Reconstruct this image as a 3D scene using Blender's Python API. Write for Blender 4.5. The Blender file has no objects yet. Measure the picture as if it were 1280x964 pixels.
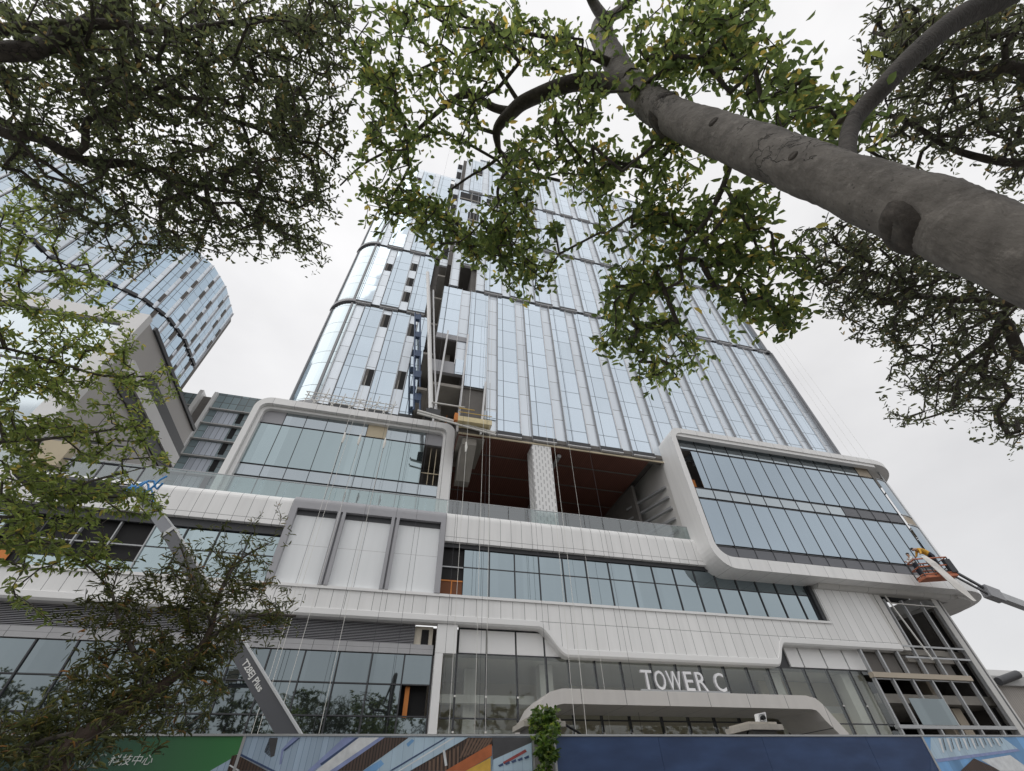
import bpy, bmesh, math, random
import numpy as np
from mathutils import Vector, Matrix
random.seed(7); rng = np.random.default_rng(11)
SC = bpy.context.scene
COL = SC.collection
EYE = 1.6

# ------------------------------------------------------------------ camera
f_, p_, r_, y_ = 543.4348, 0.783504475, -0.0324317208, 0.282262108
cp, sp = math.cos(p_), math.sin(p_)
FW = np.array([math.sin(y_)*cp, math.cos(y_)*cp, sp]); R0 = np.array([math.cos(y_), -math.sin(y_), 0.0]); U0 = np.cross(R0, FW)
RT = math.cos(r_)*R0 + math.sin(r_)*U0; UP = -math.sin(r_)*R0 + math.cos(r_)*U0
cam_d = bpy.data.cameras.new('camera'); cam = bpy.data.objects.new('camera', cam_d); COL.objects.link(cam)
cam.matrix_world = Matrix(((RT[0], UP[0], -FW[0], 0), (RT[1], UP[1], -FW[1], 0), (RT[2], UP[2], -FW[2], EYE), (0, 0, 0, 1)))
cam_d.sensor_width = 36; cam_d.lens = 36*f_/1280; cam_d.clip_end = 4000; cam_d.clip_start = 0.05
SC.camera = cam

def ray(px, py): return (px-640)/f_*RT - (py-482)/f_*UP + FW
def atY(px, py, Y):
    d = ray(px, py); q = d*(Y/d[1]); return Vector((q[0], q[1], q[2]+EYE))
def atH(px, py, hd):                       # a point seen there, hd metres away over the ground
    d = ray(px, py); q = d*(hd/math.hypot(d[0], d[1])); return Vector((q[0], q[1], q[2]+EYE))
def atZ(px, py, z):
    d = ray(px, py); q = d*((z-EYE)/d[2]); return Vector((q[0], q[1], z))
def mpp(P): return ((P[0]*FW[0]+P[1]*FW[1]+(P[2]-EYE)*FW[2]))/f_   # metres per pixel at P
def X(u, Y): return u*Y
def Z(v, Y): return EYE+v*Y

# ------------------------------------------------------------------ mesh builder
WL = {}
class MB:
    def __init__(s): s.v = []; s.f = []; s.m = []; s.sm = []
    def add(s, vs, fs, mi=0, smooth=False):
        o = len(s.v); s.v += [tuple(a) for a in vs]
        for f in fs: s.f.append([o+i for i in f]); s.m.append(mi); s.sm.append(smooth)
    def box(s, x0, x1, y0, y1, z0, z1, mi=0):
        x0, x1 = sorted((x0, x1)); y0, y1 = sorted((y0, y1)); z0, z1 = sorted((z0, z1))
        s.add([(x0,y0,z0),(x1,y0,z0),(x1,y1,z0),(x0,y1,z0),(x0,y0,z1),(x1,y0,z1),(x1,y1,z1),(x0,y1,z1)],
              [(3,2,1,0),(4,5,6,7),(0,1,5,4),(1,2,6,5),(2,3,7,6),(3,0,4,7)], mi); return s
    def quad(s, a, b, c, d, mi=0): s.add([a,b,c,d], [(0,1,2,3)], mi); return s
    def poly(s, pts, mi=0): s.add(pts, [tuple(range(len(pts)))], mi); return s
    def prismY(s, poly, y0, y1, mi=0, mside=None):   # polygon in xz (seen from -y), extruded along y
        n = len(poly); a = sum(poly[i][0]*poly[(i+1)%n][1]-poly[(i+1)%n][0]*poly[i][1] for i in range(n))
        if a < 0: poly = poly[::-1]
        vs = [(x,y0,z) for x,z in poly]+[(x,y1,z) for x,z in poly]
        s.add(vs, [tuple(range(n)), tuple(range(2*n-1,n-1,-1))], mi)
        s.add(vs, [(i, n+i, n+(i+1)%n, (i+1)%n) for i in range(n)], mi if mside is None else mside); return s
    def prismZ(s, poly, z0, z1, mi=0):
        n = len(poly); a = sum(poly[i][0]*poly[(i+1)%n][1]-poly[(i+1)%n][0]*poly[i][1] for i in range(n))
        if a < 0: poly = poly[::-1]
        vs = [(x,y,z0) for x,y in poly]+[(x,y,z1) for x,y in poly]
        s.add(vs, [tuple(range(n-1,-1,-1)), tuple(range(n,2*n))]+[(i,(i+1)%n,n+(i+1)%n,n+i) for i in range(n)], mi); return s
    def prismX(s, poly, x0, x1, mi=0):               # polygon in yz
        n = len(poly); a = sum(poly[i][0]*poly[(i+1)%n][1]-poly[(i+1)%n][0]*poly[i][1] for i in range(n))
        if a < 0: poly = poly[::-1]
        vs = [(x0,y,z) for y,z in poly]+[(x1,y,z) for y,z in poly]
        s.add(vs, [tuple(range(n-1,-1,-1)), tuple(range(n,2*n))]+[(i,(i+1)%n,n+(i+1)%n,n+i) for i in range(n)], mi); return s
    def tube(s, path, rad, n=6, mi=0, cap=True):
        path = [Vector(p) for p in path]
        if not hasattr(rad, '__len__'): rad = [rad]*len(path)
        rings = []; ref = None
        for i, p in enumerate(path):
            t = (path[min(i+1,len(path)-1)]-path[max(i-1,0)])
            t = t.normalized() if t.length > 1e-9 else Vector((0,0,1))
            if ref is None: ref = Vector((1,0,0)) if abs(t.x) < .8 else Vector((0,1,0))
            a = ref - t*ref.dot(t); a = a.normalized() if a.length > 1e-6 else t.orthogonal().normalized(); ref = a; b = t.cross(a)
            rings.append([p+(a*math.cos(2*math.pi*k/n)+b*math.sin(2*math.pi*k/n))*rad[i] for k in range(n)])
        vs = [q for r in rings for q in r]; fs = []
        for i in range(len(path)-1):
            for k in range(n): fs.append((i*n+k, i*n+(k+1)%n, (i+1)*n+(k+1)%n, (i+1)*n+k))
        s.add(vs, fs, mi, True)
        if cap:
            o = len(vs)-n; s.add(vs, [tuple(range(n-1,-1,-1)), tuple(range(o,o+n))], mi)
        return s
    def beam(s, a, b, w, h, mi=0, side=None, w2=None, h2=None):   # box beam from a to b; side = direction of its width
        a = Vector(a); b = Vector(b); t = (b-a).normalized(); side = Vector(side) if side else t.cross(Vector((0,0,1)))
        side = (side-t*side.dot(t)).normalized(); up = side.cross(t).normalized(); w2 = w2 or w; h2 = h2 or h
        vs = []
        for p, ww, hh in ((a,w,h),(b,w2,h2)):
            vs += [p+side*ww/2*sx+up*hh/2*sz for sx, sz in ((-1,-1),(1,-1),(1,1),(-1,1))]
        s.add(vs, [(3,2,1,0),(4,5,6,7),(0,1,5,4),(1,2,6,5),(2,3,7,6),(3,0,4,7)], mi); return s
    def build(s, name, mats, parent=None, smooth=None):
        if not isinstance(mats, (list, tuple)): mats = [mats]
        me = bpy.data.meshes.new(name); V = np.array(s.v, float)
        lo = V.min(0); hi = V.max(0); org = Vector(((lo[0]+hi[0])/2, (lo[1]+hi[1])/2, lo[2]))
        me.from_pydata([tuple(r) for r in (V-np.array(org))], [], s.f)
        for m in mats: me.materials.append(m)
        me.polygons.foreach_set('material_index', s.m); me.polygons.foreach_set('use_smooth', s.sm if smooth is None else [smooth]*len(s.f))
        me.update(); o = bpy.data.objects.new(name, me); COL.objects.link(o)
        WL[o] = org
        if parent: o.parent = parent; o.location = org-WL[parent]
        else: o.location = org
        return o
def tag(o, label=None, cat=None, group=None, kind=None):
    for k, val in (('label',label),('category',cat),('group',group),('kind',kind)):
        if val: o[k] = val
    return o
def empty(name, loc, label, cat, group=None):
    o = bpy.data.objects.new(name, None); COL.objects.link(o); o.location = loc; o.empty_display_size = .3; WL[o] = Vector(loc)
    return tag(o, label, cat, group)

# ------------------------------------------------------------------ materials
class NT:
    def __init__(s, m): s.t = m.node_tree; s.n = s.t.nodes; s.l = s.t.links
    def node(s, typ, **kw):
        n = s.n.new(typ)
        for k, val in kw.items():
            if k.startswith('i_'): n.inputs[k[2:].replace('_',' ')].default_value = val
            else: setattr(n, k, val)
        return n
    def link(s, a, b): s.l.new(a, b)
    def math(s, op, a, b=None, c=None):
        n = s.n.new('ShaderNodeMath'); n.operation = op
        for i, q in enumerate((a, b, c)):
            if q is None: continue
            if isinstance(q, (int, float)): n.inputs[i].default_value = q
            else: s.l.new(q, n.inputs[i])
        return n.outputs[0]
    def mix(s, fac, a, b, mode='MIX'):
        n = s.n.new('ShaderNodeMix'); n.data_type = 'RGBA'; n.blend_type = mode
        for i, q in ((0,fac),(6,a),(7,b)):
            if isinstance(q, (int, float)): n.inputs[i].default_value = q
            elif isinstance(q, tuple): n.inputs[i].default_value = (*q[:3],1)
            else: s.l.new(q, n.inputs[i])
        return n.outputs[2]
def newmat(name):
    m = bpy.data.materials.new(name); m.use_nodes = True; t = NT(m); b = t.n['Principled BSDF']; return m, t, b
def mat(name, col, rough=.6, metal=0, noise=.12, nscale=1.5, bump=0, bscale=30, spec=None):
    m, t, b = newmat(name)
    b.inputs['Roughness'].default_value = rough; b.inputs['Metallic'].default_value = metal
    if spec is not None: b.inputs['Specular IOR Level'].default_value = spec
    g = t.node('ShaderNodeNewGeometry'); no = t.node('ShaderNodeTexNoise', i_Scale=nscale, i_Detail=6.0, i_Roughness=.6)
    t.link(g.outputs['Position'], no.inputs['Vector'])
    k = t.math('MULTIPLY_ADD', no.outputs['Fac'], 2*noise, 1-noise)
    t.link(t.mix(1, col, k, 'MULTIPLY'), b.inputs['Base Color'])
    if bump:
        n2 = t.node('ShaderNodeTexNoise', i_Scale=bscale, i_Detail=5.0); t.link(g.outputs['Position'], n2.inputs['Vector'])
        bp = t.node('ShaderNodeBump', i_Strength=bump, i_Distance=.02); t.link(n2.outputs['Fac'], bp.inputs['Height']); t.link(bp.outputs[0], b.inputs['Normal'])
    return m
def gridmat(name, col, px, pz, lw, line=(.08,.08,.08), rough=.45, metal=0, tint=.05, zlines=None, x0=0, z0=0, streak=.08, spec=.5, axis='X', wob=0):
    """flat panels with dark open joints every px / pz metres (or at heights zlines), each panel slightly its own shade"""
    m, t, b = newmat(name); b.inputs['Roughness'].default_value = rough; b.inputs['Metallic'].default_value = metal
    b.inputs['Specular IOR Level'].default_value = spec
    g = t.node('ShaderNodeNewGeometry'); s = t.node('ShaderNodeSeparateXYZ'); t.link(g.outputs['Position'], s.inputs[0])
    lines = []; ids = []
    hx = s.outputs[axis]
    if px:
        a = t.math('DIVIDE', t.math('SUBTRACT', hx, x0), px); fr = t.math('FRACT', a); ids.append(t.math('FLOOR', a))
        lines.append(t.math('LESS_THAN', fr, lw/px))
    if pz:
        a = t.math('DIVIDE', t.math('SUBTRACT', s.outputs['Z'], z0), pz); fr = t.math('FRACT', a); ids.append(t.math('FLOOR', a))
        lines.append(t.math('LESS_THAN', fr, lw/pz))
    for zl in (zlines or []):
        lines.append(t.math('LESS_THAN', t.math('ABSOLUTE', t.math('SUBTRACT', s.outputs['Z'], zl)), lw/2))
    L = lines[0]
    for q in lines[1:]: L = t.math('MAXIMUM', L, q)
    cx = t.node('ShaderNodeCombineXYZ')
    for i, q in enumerate(ids[:2]): t.link(q, cx.inputs[i])
    wn = t.node('ShaderNodeTexWhiteNoise', noise_dimensions='3D'); t.link(cx.outputs[0], wn.inputs['Vector'])
    k = t.math('MULTIPLY_ADD', wn.outputs['Value'], 2*tint, 1-tint)
    sv = t.node('ShaderNodeVectorMath', operation='MULTIPLY'); sv.inputs[1].default_value = (3, 3, .25); t.link(g.outputs['Position'], sv.inputs[0])
    no = t.node('ShaderNodeTexNoise', i_Scale=1.0, i_Detail=5.0); t.link(sv.outputs[0], no.inputs['Vector'])
    k = t.math('MULTIPLY', k, t.math('MULTIPLY_ADD', no.outputs['Fac'], 2*streak, 1-streak))
    c = t.mix(1, col, k, 'MULTIPLY'); c = t.mix(L, c, line); t.link(c, b.inputs['Base Color'])
    if metal: t.link(t.math('MULTIPLY', t.math('SUBTRACT', 1, L), metal), b.inputs['Metallic'])
    if wob:   # panes are never quite coplanar: a small tilt per pane plus slow waviness
        n2 = t.node('ShaderNodeTexNoise', i_Scale=.55, i_Detail=2.0); t.link(g.outputs['Position'], n2.inputs['Vector'])
        v1 = t.node('ShaderNodeVectorMath', operation='SUBTRACT'); t.link(wn.outputs['Color'], v1.inputs[0]); v1.inputs[1].default_value = (.5,.5,.5)
        v2 = t.node('ShaderNodeVectorMath', operation='SUBTRACT'); t.link(n2.outputs['Color'], v2.inputs[0]); v2.inputs[1].default_value = (.5,.5,.5)
        v3 = t.node('ShaderNodeVectorMath', operation='ADD'); t.link(v1.outputs[0], v3.inputs[0]); t.link(v2.outputs[0], v3.inputs[1])
        v4 = t.node('ShaderNodeVectorMath', operation='SCALE'); t.link(v3.outputs[0], v4.inputs[0]); v4.inputs['Scale'].default_value = wob
        v5 = t.node('ShaderNodeVectorMath', operation='ADD'); t.link(v4.outputs[0], v5.inputs[0]); t.link(g.outputs['Normal'], v5.inputs[1])
        v6 = t.node('ShaderNodeVectorMath', operation='NORMALIZE'); t.link(v5.outputs[0], v6.inputs[0]); t.link(v6.outputs[0], b.inputs['Normal'])
    return m
def clearglass(name, tint, refl, ior=1.5):
    m, t, b = newmat(name); t.n.remove(b); out = t.n['Material Output']
    tr = t.node('ShaderNodeBsdfTransparent'); tr.inputs[0].default_value = (*tint,1)
    gl = t.node('ShaderNodeBsdfGlossy'); gl.inputs['Roughness'].default_value = .02; gl.inputs[0].default_value = (.9,.95,.97,1)
    fr = t.node('ShaderNodeFresnel', i_IOR=ior); gg = t.node('ShaderNodeNewGeometry'); fac = t.math('MINIMUM', t.math('MULTIPLY', t.math('MULTIPLY_ADD', fr.outputs[0], 1.6, refl), t.math('SUBTRACT', 1, gg.outputs['Backfacing'])), 1.0)
    ms = t.node('ShaderNodeMixShader'); t.link(fac, ms.inputs[0]); t.link(tr.outputs[0], ms.inputs[1]); t.link(gl.outputs[0], ms.inputs[2]); t.link(ms.outputs[0], out.inputs[0])
    return m
FL = [21.5+4.18*i for i in range(14)]
zl = []
for z in FL: zl += [z, z+1.17]
M = {}
M['tower_glass'] = gridmat('tower_glass', (.62,.705,.785), 1.34, 4.18, .05, line=(.12,.14,.16), rough=.04, metal=.95, tint=.06, zlines=[z+1.17 for z in FL], x0=.203*24, z0=21.5-.6, streak=.03, wob=.018)
M['tower_glass_left'] = gridmat('tower_glass_left', (.60,.69,.765), 1.34, 4.18, .05, line=(.12,.14,.16), rough=.04, metal=.95, tint=.06, zlines=[z+1.17 for z in FL], x0=-5.08, z0=21.5-.35, streak=.03, wob=.018)
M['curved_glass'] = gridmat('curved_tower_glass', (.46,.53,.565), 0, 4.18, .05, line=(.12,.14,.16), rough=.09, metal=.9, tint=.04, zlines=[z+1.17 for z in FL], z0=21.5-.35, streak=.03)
M['side_glass'] = gridmat('side_glass', (.46,.575,.68), 1.34, 4.18, .06, line=(.12,.14,.16), rough=.04, metal=.95, tint=.08, zlines=[z+1.17 for z in FL], axis='Y', streak=.03, wob=.02)
M['strip'] = gridmat('strip_panel', (.72,.775,.83), 0, 2.09, .05, line=(.2,.2,.2), rough=.36, metal=.6, tint=.07, z0=21.5)
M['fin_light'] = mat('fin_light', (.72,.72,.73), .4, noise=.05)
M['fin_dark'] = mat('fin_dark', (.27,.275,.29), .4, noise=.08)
M['dark'] = mat('dark_metal', (.045,.047,.052), .5, noise=.15)
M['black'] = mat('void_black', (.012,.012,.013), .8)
M['alu'] = gridmat('white_cladding', (.80,.797,.788), .645, 0, .022, line=(.16,.16,.16), rough=.4, tint=.035, streak=.13, zlines=[Z(.3085,23.5), Z(.4845,23.5)])
M['alu_wide'] = gridmat('frame_cladding', (.80,.797,.788), 1.43, 0, .02, line=(.3,.3,.3), rough=.4, tint=.03, streak=.12)
M['alu_plain'] = mat('white_metal', (.80,.797,.788), .42, noise=.05, nscale=.7)
M['alu_grey'] = gridmat('grey_cladding', (.60,.59,.57), 2.4, 0, .02, line=(.15,.15,.15), rough=.45, tint=.02, streak=.06)
M['grey'] = mat('grey_trim', (.36,.36,.38), .5, noise=.08)
M['board'] = gridmat('white_board', (.82,.84,.85), 0, 0, .02, zlines=[Z(.436,23.5)], line=(.5,.5,.5), rough=.6, tint=0, streak=.07)
M['pane'] = gridmat('coated_pane', (.30,.36,.39), 1.44, 0, .0001, rough=.03, metal=.95, tint=.07, streak=.03, zlines=[-5], wob=.02)
M['pane_left'] = gridmat('coated_pane_pale', (.38,.46,.48), 1.41, 0, .0001, rough=.03, metal=.95, tint=.07, streak=.03, zlines=[-5], wob=.02)
M['pane_right'] = gridmat('coated_pane_blue', (.36,.43,.49), 1.43, 0, .0001, rough=.03, metal=.95, tint=.05, streak=.03, zlines=[-5], wob=.015)
M['pane_spandrel'] = gridmat('pale_spandrel_pane', (.43,.48,.51), 1.43, 0, .0001, rough=.06, metal=.9, tint=.05, streak=.03, zlines=[-5])
M['spandrel_dark'] = mat('dark_spandrel', (.12,.125,.14), .35, noise=.08)
M['ground_glass'] = gridmat('dark_shop_glass', (.20,.235,.25), 1.46, 0, .0001, rough=.02, metal=.95, tint=.12, streak=.05, zlines=[-5], wob=.012)
M['lobby_glass'] = clearglass('clear_lobby_glass', (.88,.89,.86), .02)
M['rail_glass'] = clearglass('clear_rail_glass', (.66,.73,.72), .16)
M['conc'] = mat('raw_concrete', (.33,.31,.28), .9, noise=.25, nscale=1.2, bump=.3)
M['conc_dark'] = mat('dim_concrete', (.16,.15,.14), .9, noise=.25)
M['beige'] = mat('beige_wall', (.46,.40,.32), .8, noise=.12)
M['lobby_wall'] = mat('pale_lobby_wall', (.72,.66,.55), .8, noise=.1)
M['soffit'] = gridmat('brown_soffit', (.17,.072,.052), .16, 0, .05, line=(.10,.035,.025), rough=.6, tint=.06, streak=.05, zlines=[-9])
M['perf'] = None
M['orange'] = mat('orange_board', (.62,.22,.05), .7, noise=.2)
M['yellow'] = mat('worn_yellow_paint', (.62,.42,.10), .6, noise=.35, nscale=4)
M['steel'] = mat('galvanised_steel', (.42,.43,.44), .45, metal=.4, noise=.15)
M['steel_white'] = mat('white_painted_steel', (.70,.69,.66), .5, noise=.12)
M['rope_white'] = mat('white_rope', (.75,.74,.70), .9)
M['rope_dark'] = mat('dark_rope', (.07,.07,.08), .9)
M['timber'] = mat('pale_timber', (.58,.50,.36), .8, noise=.15)
def perfmat():
    m, t, b = newmat('perforated_white'); b.inputs['Roughness'].default_value = .45
    g = t.node('ShaderNodeNewGeometry'); s = t.node('ShaderNodeSeparateXYZ'); t.link(g.outputs['Position'], s.inputs[0])
    fx = t.math('FRACT', t.math('DIVIDE', t.math('ADD', s.outputs['X'], s.outputs['Y']), .22)); zz = t.math('DIVIDE', s.outputs['Z'], .55)
    fz = t.math('FRACT', t.math('ADD', zz, t.math('MULTIPLY', t.math('FLOOR', t.math('DIVIDE', t.math('ADD', s.outputs['X'], s.outputs['Y']), .22)), .5)))
    L = t.math('MULTIPLY', t.math('LESS_THAN', fx, .38), t.math('LESS_THAN', fz, .6))
    t.link(t.mix(L, (.78,.78,.775), (.46,.46,.46)), b.inputs['Base Color']); return m
M['perf'] = perfmat()

# ------------------------------------------------------------------ world and sun (overcast day)
w = bpy.data.worlds.new('World'); SC.world = w; w.use_nodes = True; t = NT(w); bg = t.n['Background']
SUN_EL, SUN_AZ = math.radians(52), math.radians(245)     # azimuth clockwise from +y: behind the camera, well to the left
sky = t.node('ShaderNodeTexSky', sky_type='NISHITA', sun_disc=False, sun_elevation=SUN_EL, sun_rotation=SUN_AZ)
tc = t.node('ShaderNodeTexCoord'); mp = t.node('ShaderNodeMapping'); mp.inputs['Scale'].default_value = (1.2,1.2,2.2); t.link(tc.outputs['Generated'], mp.inputs[0])
no = t.node('ShaderNodeTexNoise', i_Scale=.9, i_Detail=6.0, i_Roughness=.52); t.link(mp.outputs[0], no.inputs['Vector'])
rp = t.node('ShaderNodeValToRGB'); rp.color_ramp.elements[0].position = .3; rp.color_ramp.elements[1].position = .75
rp.color_ramp.elements[0].color = (6.5,6.45,6.5,1); rp.color_ramp.elements[1].color = (9.9,9.8,9.75,1); t.link(no.outputs['Fac'], rp.inputs[0])
sx = t.node('ShaderNodeSeparateXYZ'); t.link(tc.outputs['Generated'], sx.inputs[0])
gr = t.math('MULTIPLY_ADD', sx.outputs['Z'], .22, t.math('MULTIPLY_ADD', sx.outputs['X'], -.10, .83))   # brighter overhead and to the left
cl_ = t.mix(1, rp.outputs[0], gr, 'MULTIPLY')
t.link(t.mix(.93, sky.outputs[0], cl_), bg.inputs['Color']); bg.inputs['Strength'].default_value = .1
sd = bpy.data.lights.new('sun', 'SUN'); sd.energy = .55; sd.angle = math.radians(60); sd.color = (1,.97,.93)
so = bpy.data.objects.new('sun', sd); COL.objects.link(so); so.location = (0,-20,60)
dirv = Vector((math.sin(SUN_AZ)*math.cos(SUN_EL), math.cos(SUN_AZ)*math.cos(SUN_EL), math.sin(SUN_EL)))
so.rotation_euler = dirv.to_track_quat('Z','Y').to_euler()
SC.view_settings.view_transform = 'Standard'; SC.view_settings.look = 'None'; SC.view_settings.exposure = .34; SC.view_settings.gamma = 1
try: SC.view_settings.use_curve_mapping = False
except Exception: pass
SC.cycles.max_bounces = 8; SC.cycles.transparent_max_bounces = 16; SC.cycles.use_denoising = True

# ------------------------------------------------------------------ ground
g = MB(); g.quad((-1500,-1500,0),(1500,-1500,0),(1500,1500,0),(-1500,1500,0)); tag(g.build('ground', mat('ground_asphalt', (.16,.155,.15), .9, noise=.2, nscale=.6, bump=.2)), kind='structure')
g = MB(); g.box(-60,60,-1.5,8.9,.002,.13); tag(g.build('pavement', gridmat('paving_slabs', (.34,.33,.31), .6, 0, .012, rough=.85, tint=.1)), kind='structure')
g = MB(); g.box(-60,60,-10,-1.62,.003,.006); tag(g.build('road', mat('asphalt', (.05,.05,.052), .9, noise=.2, nscale=5, bump=.3)), kind='structure')
g = MB(); g.box(-60,60,-1.62,-1.5,.002,.14); tag(g.build('kerb', mat('kerb_stone', (.40,.39,.37), .8, noise=.2)), kind='structure')
# ================================================================== the office tower (tower block + podium), one building
YT, YL, YP, YR, YF = 24.0, 27.9, 23.5, 22.2, 25.9
TW = empty('office_tower', (18, 30, 0), 'pale blue glass tower under construction on a white panelled podium, tallest and largest in view', 'office tower')
MOD, GW = 2.68, 1.87
def arc(cx, cy, r, a0, a1, n): return [(cx+r*math.cos(math.radians(a0+(a1-a0)*i/n)), cy+r*math.sin(math.radians(a0+(a1-a0)*i/n))) for i in range(n+1)]

# solid core behind the glass so nothing shows through
def core(pl, z0, z1, name='wall', m=None):
    b = MB(); b.prismZ(pl, z0, z1); return b.build(name, m or M['conc_dark'], TW)
core([(2.95,24.25)]+arc(38.9,25.55,.9,-90,0,4)+[(39.8,50),(2.95,50)], 21.6, 75.6)
core([(.35,24.25),(2.93,24.25),(2.93,50),(.35,50)], Z(1.245,24), 39.0)
core([(.35,27.5),(2.93,27.5),(2.93,50),(.35,50)], 39.003, 43.3)
core([(.35,24.25),(2.93,24.25),(2.93,50),(.35,50)], 43.303, 75.4)
core([(-.45,28.2),(-.45,50),(-10.2,50),(-10.2,30.4)]+arc(-7.9,30.4,2.28,180,270,5), 23.3, 61.5)
core([(-.45,28.2),(-.45,50),(-7.6,50),(-7.6,28.2)], 61.503, 75.2)
def glass_bay(x0, x1, Y, z0, z1, m, ledge=True, top=True):
    b = MB(); b.box(x0, x1, Y, Y+.2, z0, z1)
    o = b.build('glass_bay', m, TW)
    if ledge:
        l = MB(); l.box(x0-.06, x1+.06, Y-.16, Y+.2, z0-.36, z0-.003, 0); l.box(x0-.03, x1+.03, Y-.20, Y+.1, z0-.43, z0-.37, 1); l.build('ledge', [M['dark'], M['fin_light']], o)
    return o
def strip(x0, x1, Y, z0, z1, vents=(), dk=.14):
    b = MB(); b.box(x0, x1, Y+.05, Y+.24, z0, z1)
    o = b.build('fin_panel', M['strip'], TW)
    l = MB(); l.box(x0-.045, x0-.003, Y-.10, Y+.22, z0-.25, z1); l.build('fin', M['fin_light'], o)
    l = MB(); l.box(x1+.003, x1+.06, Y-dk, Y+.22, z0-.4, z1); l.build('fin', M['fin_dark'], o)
    for (za, zb) in vents:
        v = MB(); v.box(x0+.06, x1-.04, Y+.035, Y+.3, za, zb, 0); v.box(x0+.06,x0+.34,Y+.02,Y+.034,za,zb,1); v.build('open_vent', [M['black'], M['conc_dark']], o)
    return o
tiers_R = [(21.5, 38.75), (39.3, 50.6), (51.2, 62.8), (63.4, 75.9)]
GR = M['tower_glass']
for t, (z0, z1) in enumerate(tiers_R):
    xs = .203*24 - (MOD/2 if t % 2 else 0)
    kmin = -1
    XR = 38.0 if t else 38.45
    # first column beside the hoist gap
    cols = []
    x = xs + MOD*kmin
    k = kmin
    first = True
    while True:
        s0 = xs+MOD*k; s1 = s0+.81
        if s0 > XR-.9: break
        g0 = s1 + .08; g1 = xs+MOD*(k+1)-.05
        sz0 = z0
        if t == 0 and k == -1: sz0 = Z(1.10,24)
        if t == 0 and k == 0: sz0 = z0-.1
        if s0 > .3: strip(s0, s1, YT, sz0, z1)
        gz0 = z0
        if t == 0 and k == -1: gz0 = Z(1.0,24)
        if t == 1 and k == -1: gz0 = z0+4.3
        g1 = min(g1, XR-.5)
        if g1-g0 > .5: glass_bay(g0, g1, YT, gz0, z1, GR, ledge=not(t == 0 and k == -1))
        k += 1
    g1 = xs+MOD*kmin-.05
    gz0 = Z(1.245,24) if t == 0 else z0
    if g1-.4 > .5 and t % 2 == 0: glass_bay(max(.4, g1-GW), g1, YT, gz0, z1, GR, ledge=t > 0)
    # rounded right-hand corner
    b = MB(); rr = .9
    pl = [(XR-.5+.003, YT)]+arc(XR-.5+.05, YT+rr, rr, -90, 0, 6)+[(XR+rr-.45, YT+8), (XR-.5+.003, YT+8)]
    b.prismZ(pl, z0, z1); o = b.build('corner_glass', M['strip'], TW)
    l = MB(); l.prismZ([(p[0]+(.25 if i else 0), p[1]-.2) for i, p in enumerate(pl)], z0-.5, z0-.01); l.build('ledge', M['dark'], o)
    l = MB(); l.box(XR-.52, XR-.40, YT-.30, YT-.003, z0-.4, z1); l.build('fin', M['fin_dark'], o)
b = MB(); b.box(2.9, 38.2, 24.12, 24.24, 75.9, 77.0); b.box(2.9,38.2,24.0,24.3,77.003,77.2); b.build('parapet', M['strip'], TW)
# left block
tiers_L = [(25.0, 38.3), (38.9, 50.3), (50.9, 61.2), (61.8, 76.4)]
GL = M['tower_glass_left']
vents_L = {0: {0:[(35.6,37.6),(27.6,29.6)], 1:[(35.0,36.9),(27.8,30.0)]}, 1: {2:[(46.6,48.2),(43.4,45.0),(40.4,42.2)], 1:[(45.5,47)]}, 2: {1:[(53.5,55.2)], 2:[(57.5,59)]}, 3: {0:[(73.8,74.8),(71.0,72.2),(68.2,69.5)], 1:[(72.4,73.6),(69.6,70.8),(66,67.4)]}}
for t, (z0, z1) in enumerate(tiers_L):
    xs = -5.08 - (MOD/2 if t % 2 else 0)
    edge = -.5
    ks = [-1, 0, 1] if t % 2 == 0 else [-1, 0, 1]
    for k in ks:
        s0 = xs+MOD*k; s1 = s0+.81
        if s0 < -8.2: glass_bay(-7.86, xs-.05, YL, z0, z1, GL); continue
        strip(s0, s1, YL, z0, z1, vents_L[t].get(k+(0 if t%2==0 else 1), ()), dk=.12)
        g0 = s1+.08; g1 = min(xs+MOD*(k+1)-.05, edge)
        glass_bay(g0, g1, YL, z0, z1, GL)
    s0 = xs-MOD if t % 2 == 0 else xs-MOD
    # rounded left corner: curved glass, its ledge, and a dark upright at the far edge
    xa = s0-.05 if t % 2 == 0 else -7.9
    c = (-7.9, 30.4); R = 2.5
    if t == 3:
        b = MB(); b.prismZ(arc(-7.35,28.6,.5,270,190,4)+[(-7.9,31.5),(-7.3,31.5),(-7.3,YL+.2)], z0, z1); b.build('corner_glass', GL, TW); continue
    pts = ([(xa, YL)] if xa > -7.9 else [])+[(q[0], q[1]) for q in arc(c[0], c[1], R, 270, 190, 12)]
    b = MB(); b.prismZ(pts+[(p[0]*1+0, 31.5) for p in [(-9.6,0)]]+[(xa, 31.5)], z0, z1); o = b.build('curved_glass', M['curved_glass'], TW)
    l = MB(); l.prismZ(([(xa, YL-.3)] if xa > -7.9 else [])+arc(c[0], c[1], R+.2, 270, 200, 10)+[(-9.9,31.4),(xa,31.4)], z0-.38, z0-.01); l.build('ledge', M['fin_dark'], o)
    l = MB(); q = arc(c[0], c[1], R+.12, 212, 204, 1); l.prismZ(q+[(c[0]+(R+.003)*math.cos(math.radians(a)), c[1]+(R+.003)*math.sin(math.radians(a))) for a in (204,212)], z0, z1); l.build('fin', M['fin_dark'], o)
    l = MB(); q = arc(c[0], c[1], R+.12, 266, 262, 1); l.prismZ(q+[(c[0]+(R+.003)*math.cos(math.radians(a)), c[1]+(R+.003)*math.sin(math.radians(a))) for a in (262,266)], z0, z1); l.build('fin', M['fin_dark'], o)
b = MB(); b.box(-7.8,-.5,28.02,28.2,76.4,77.3); b.build('parapet', M['strip'], TW)

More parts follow.
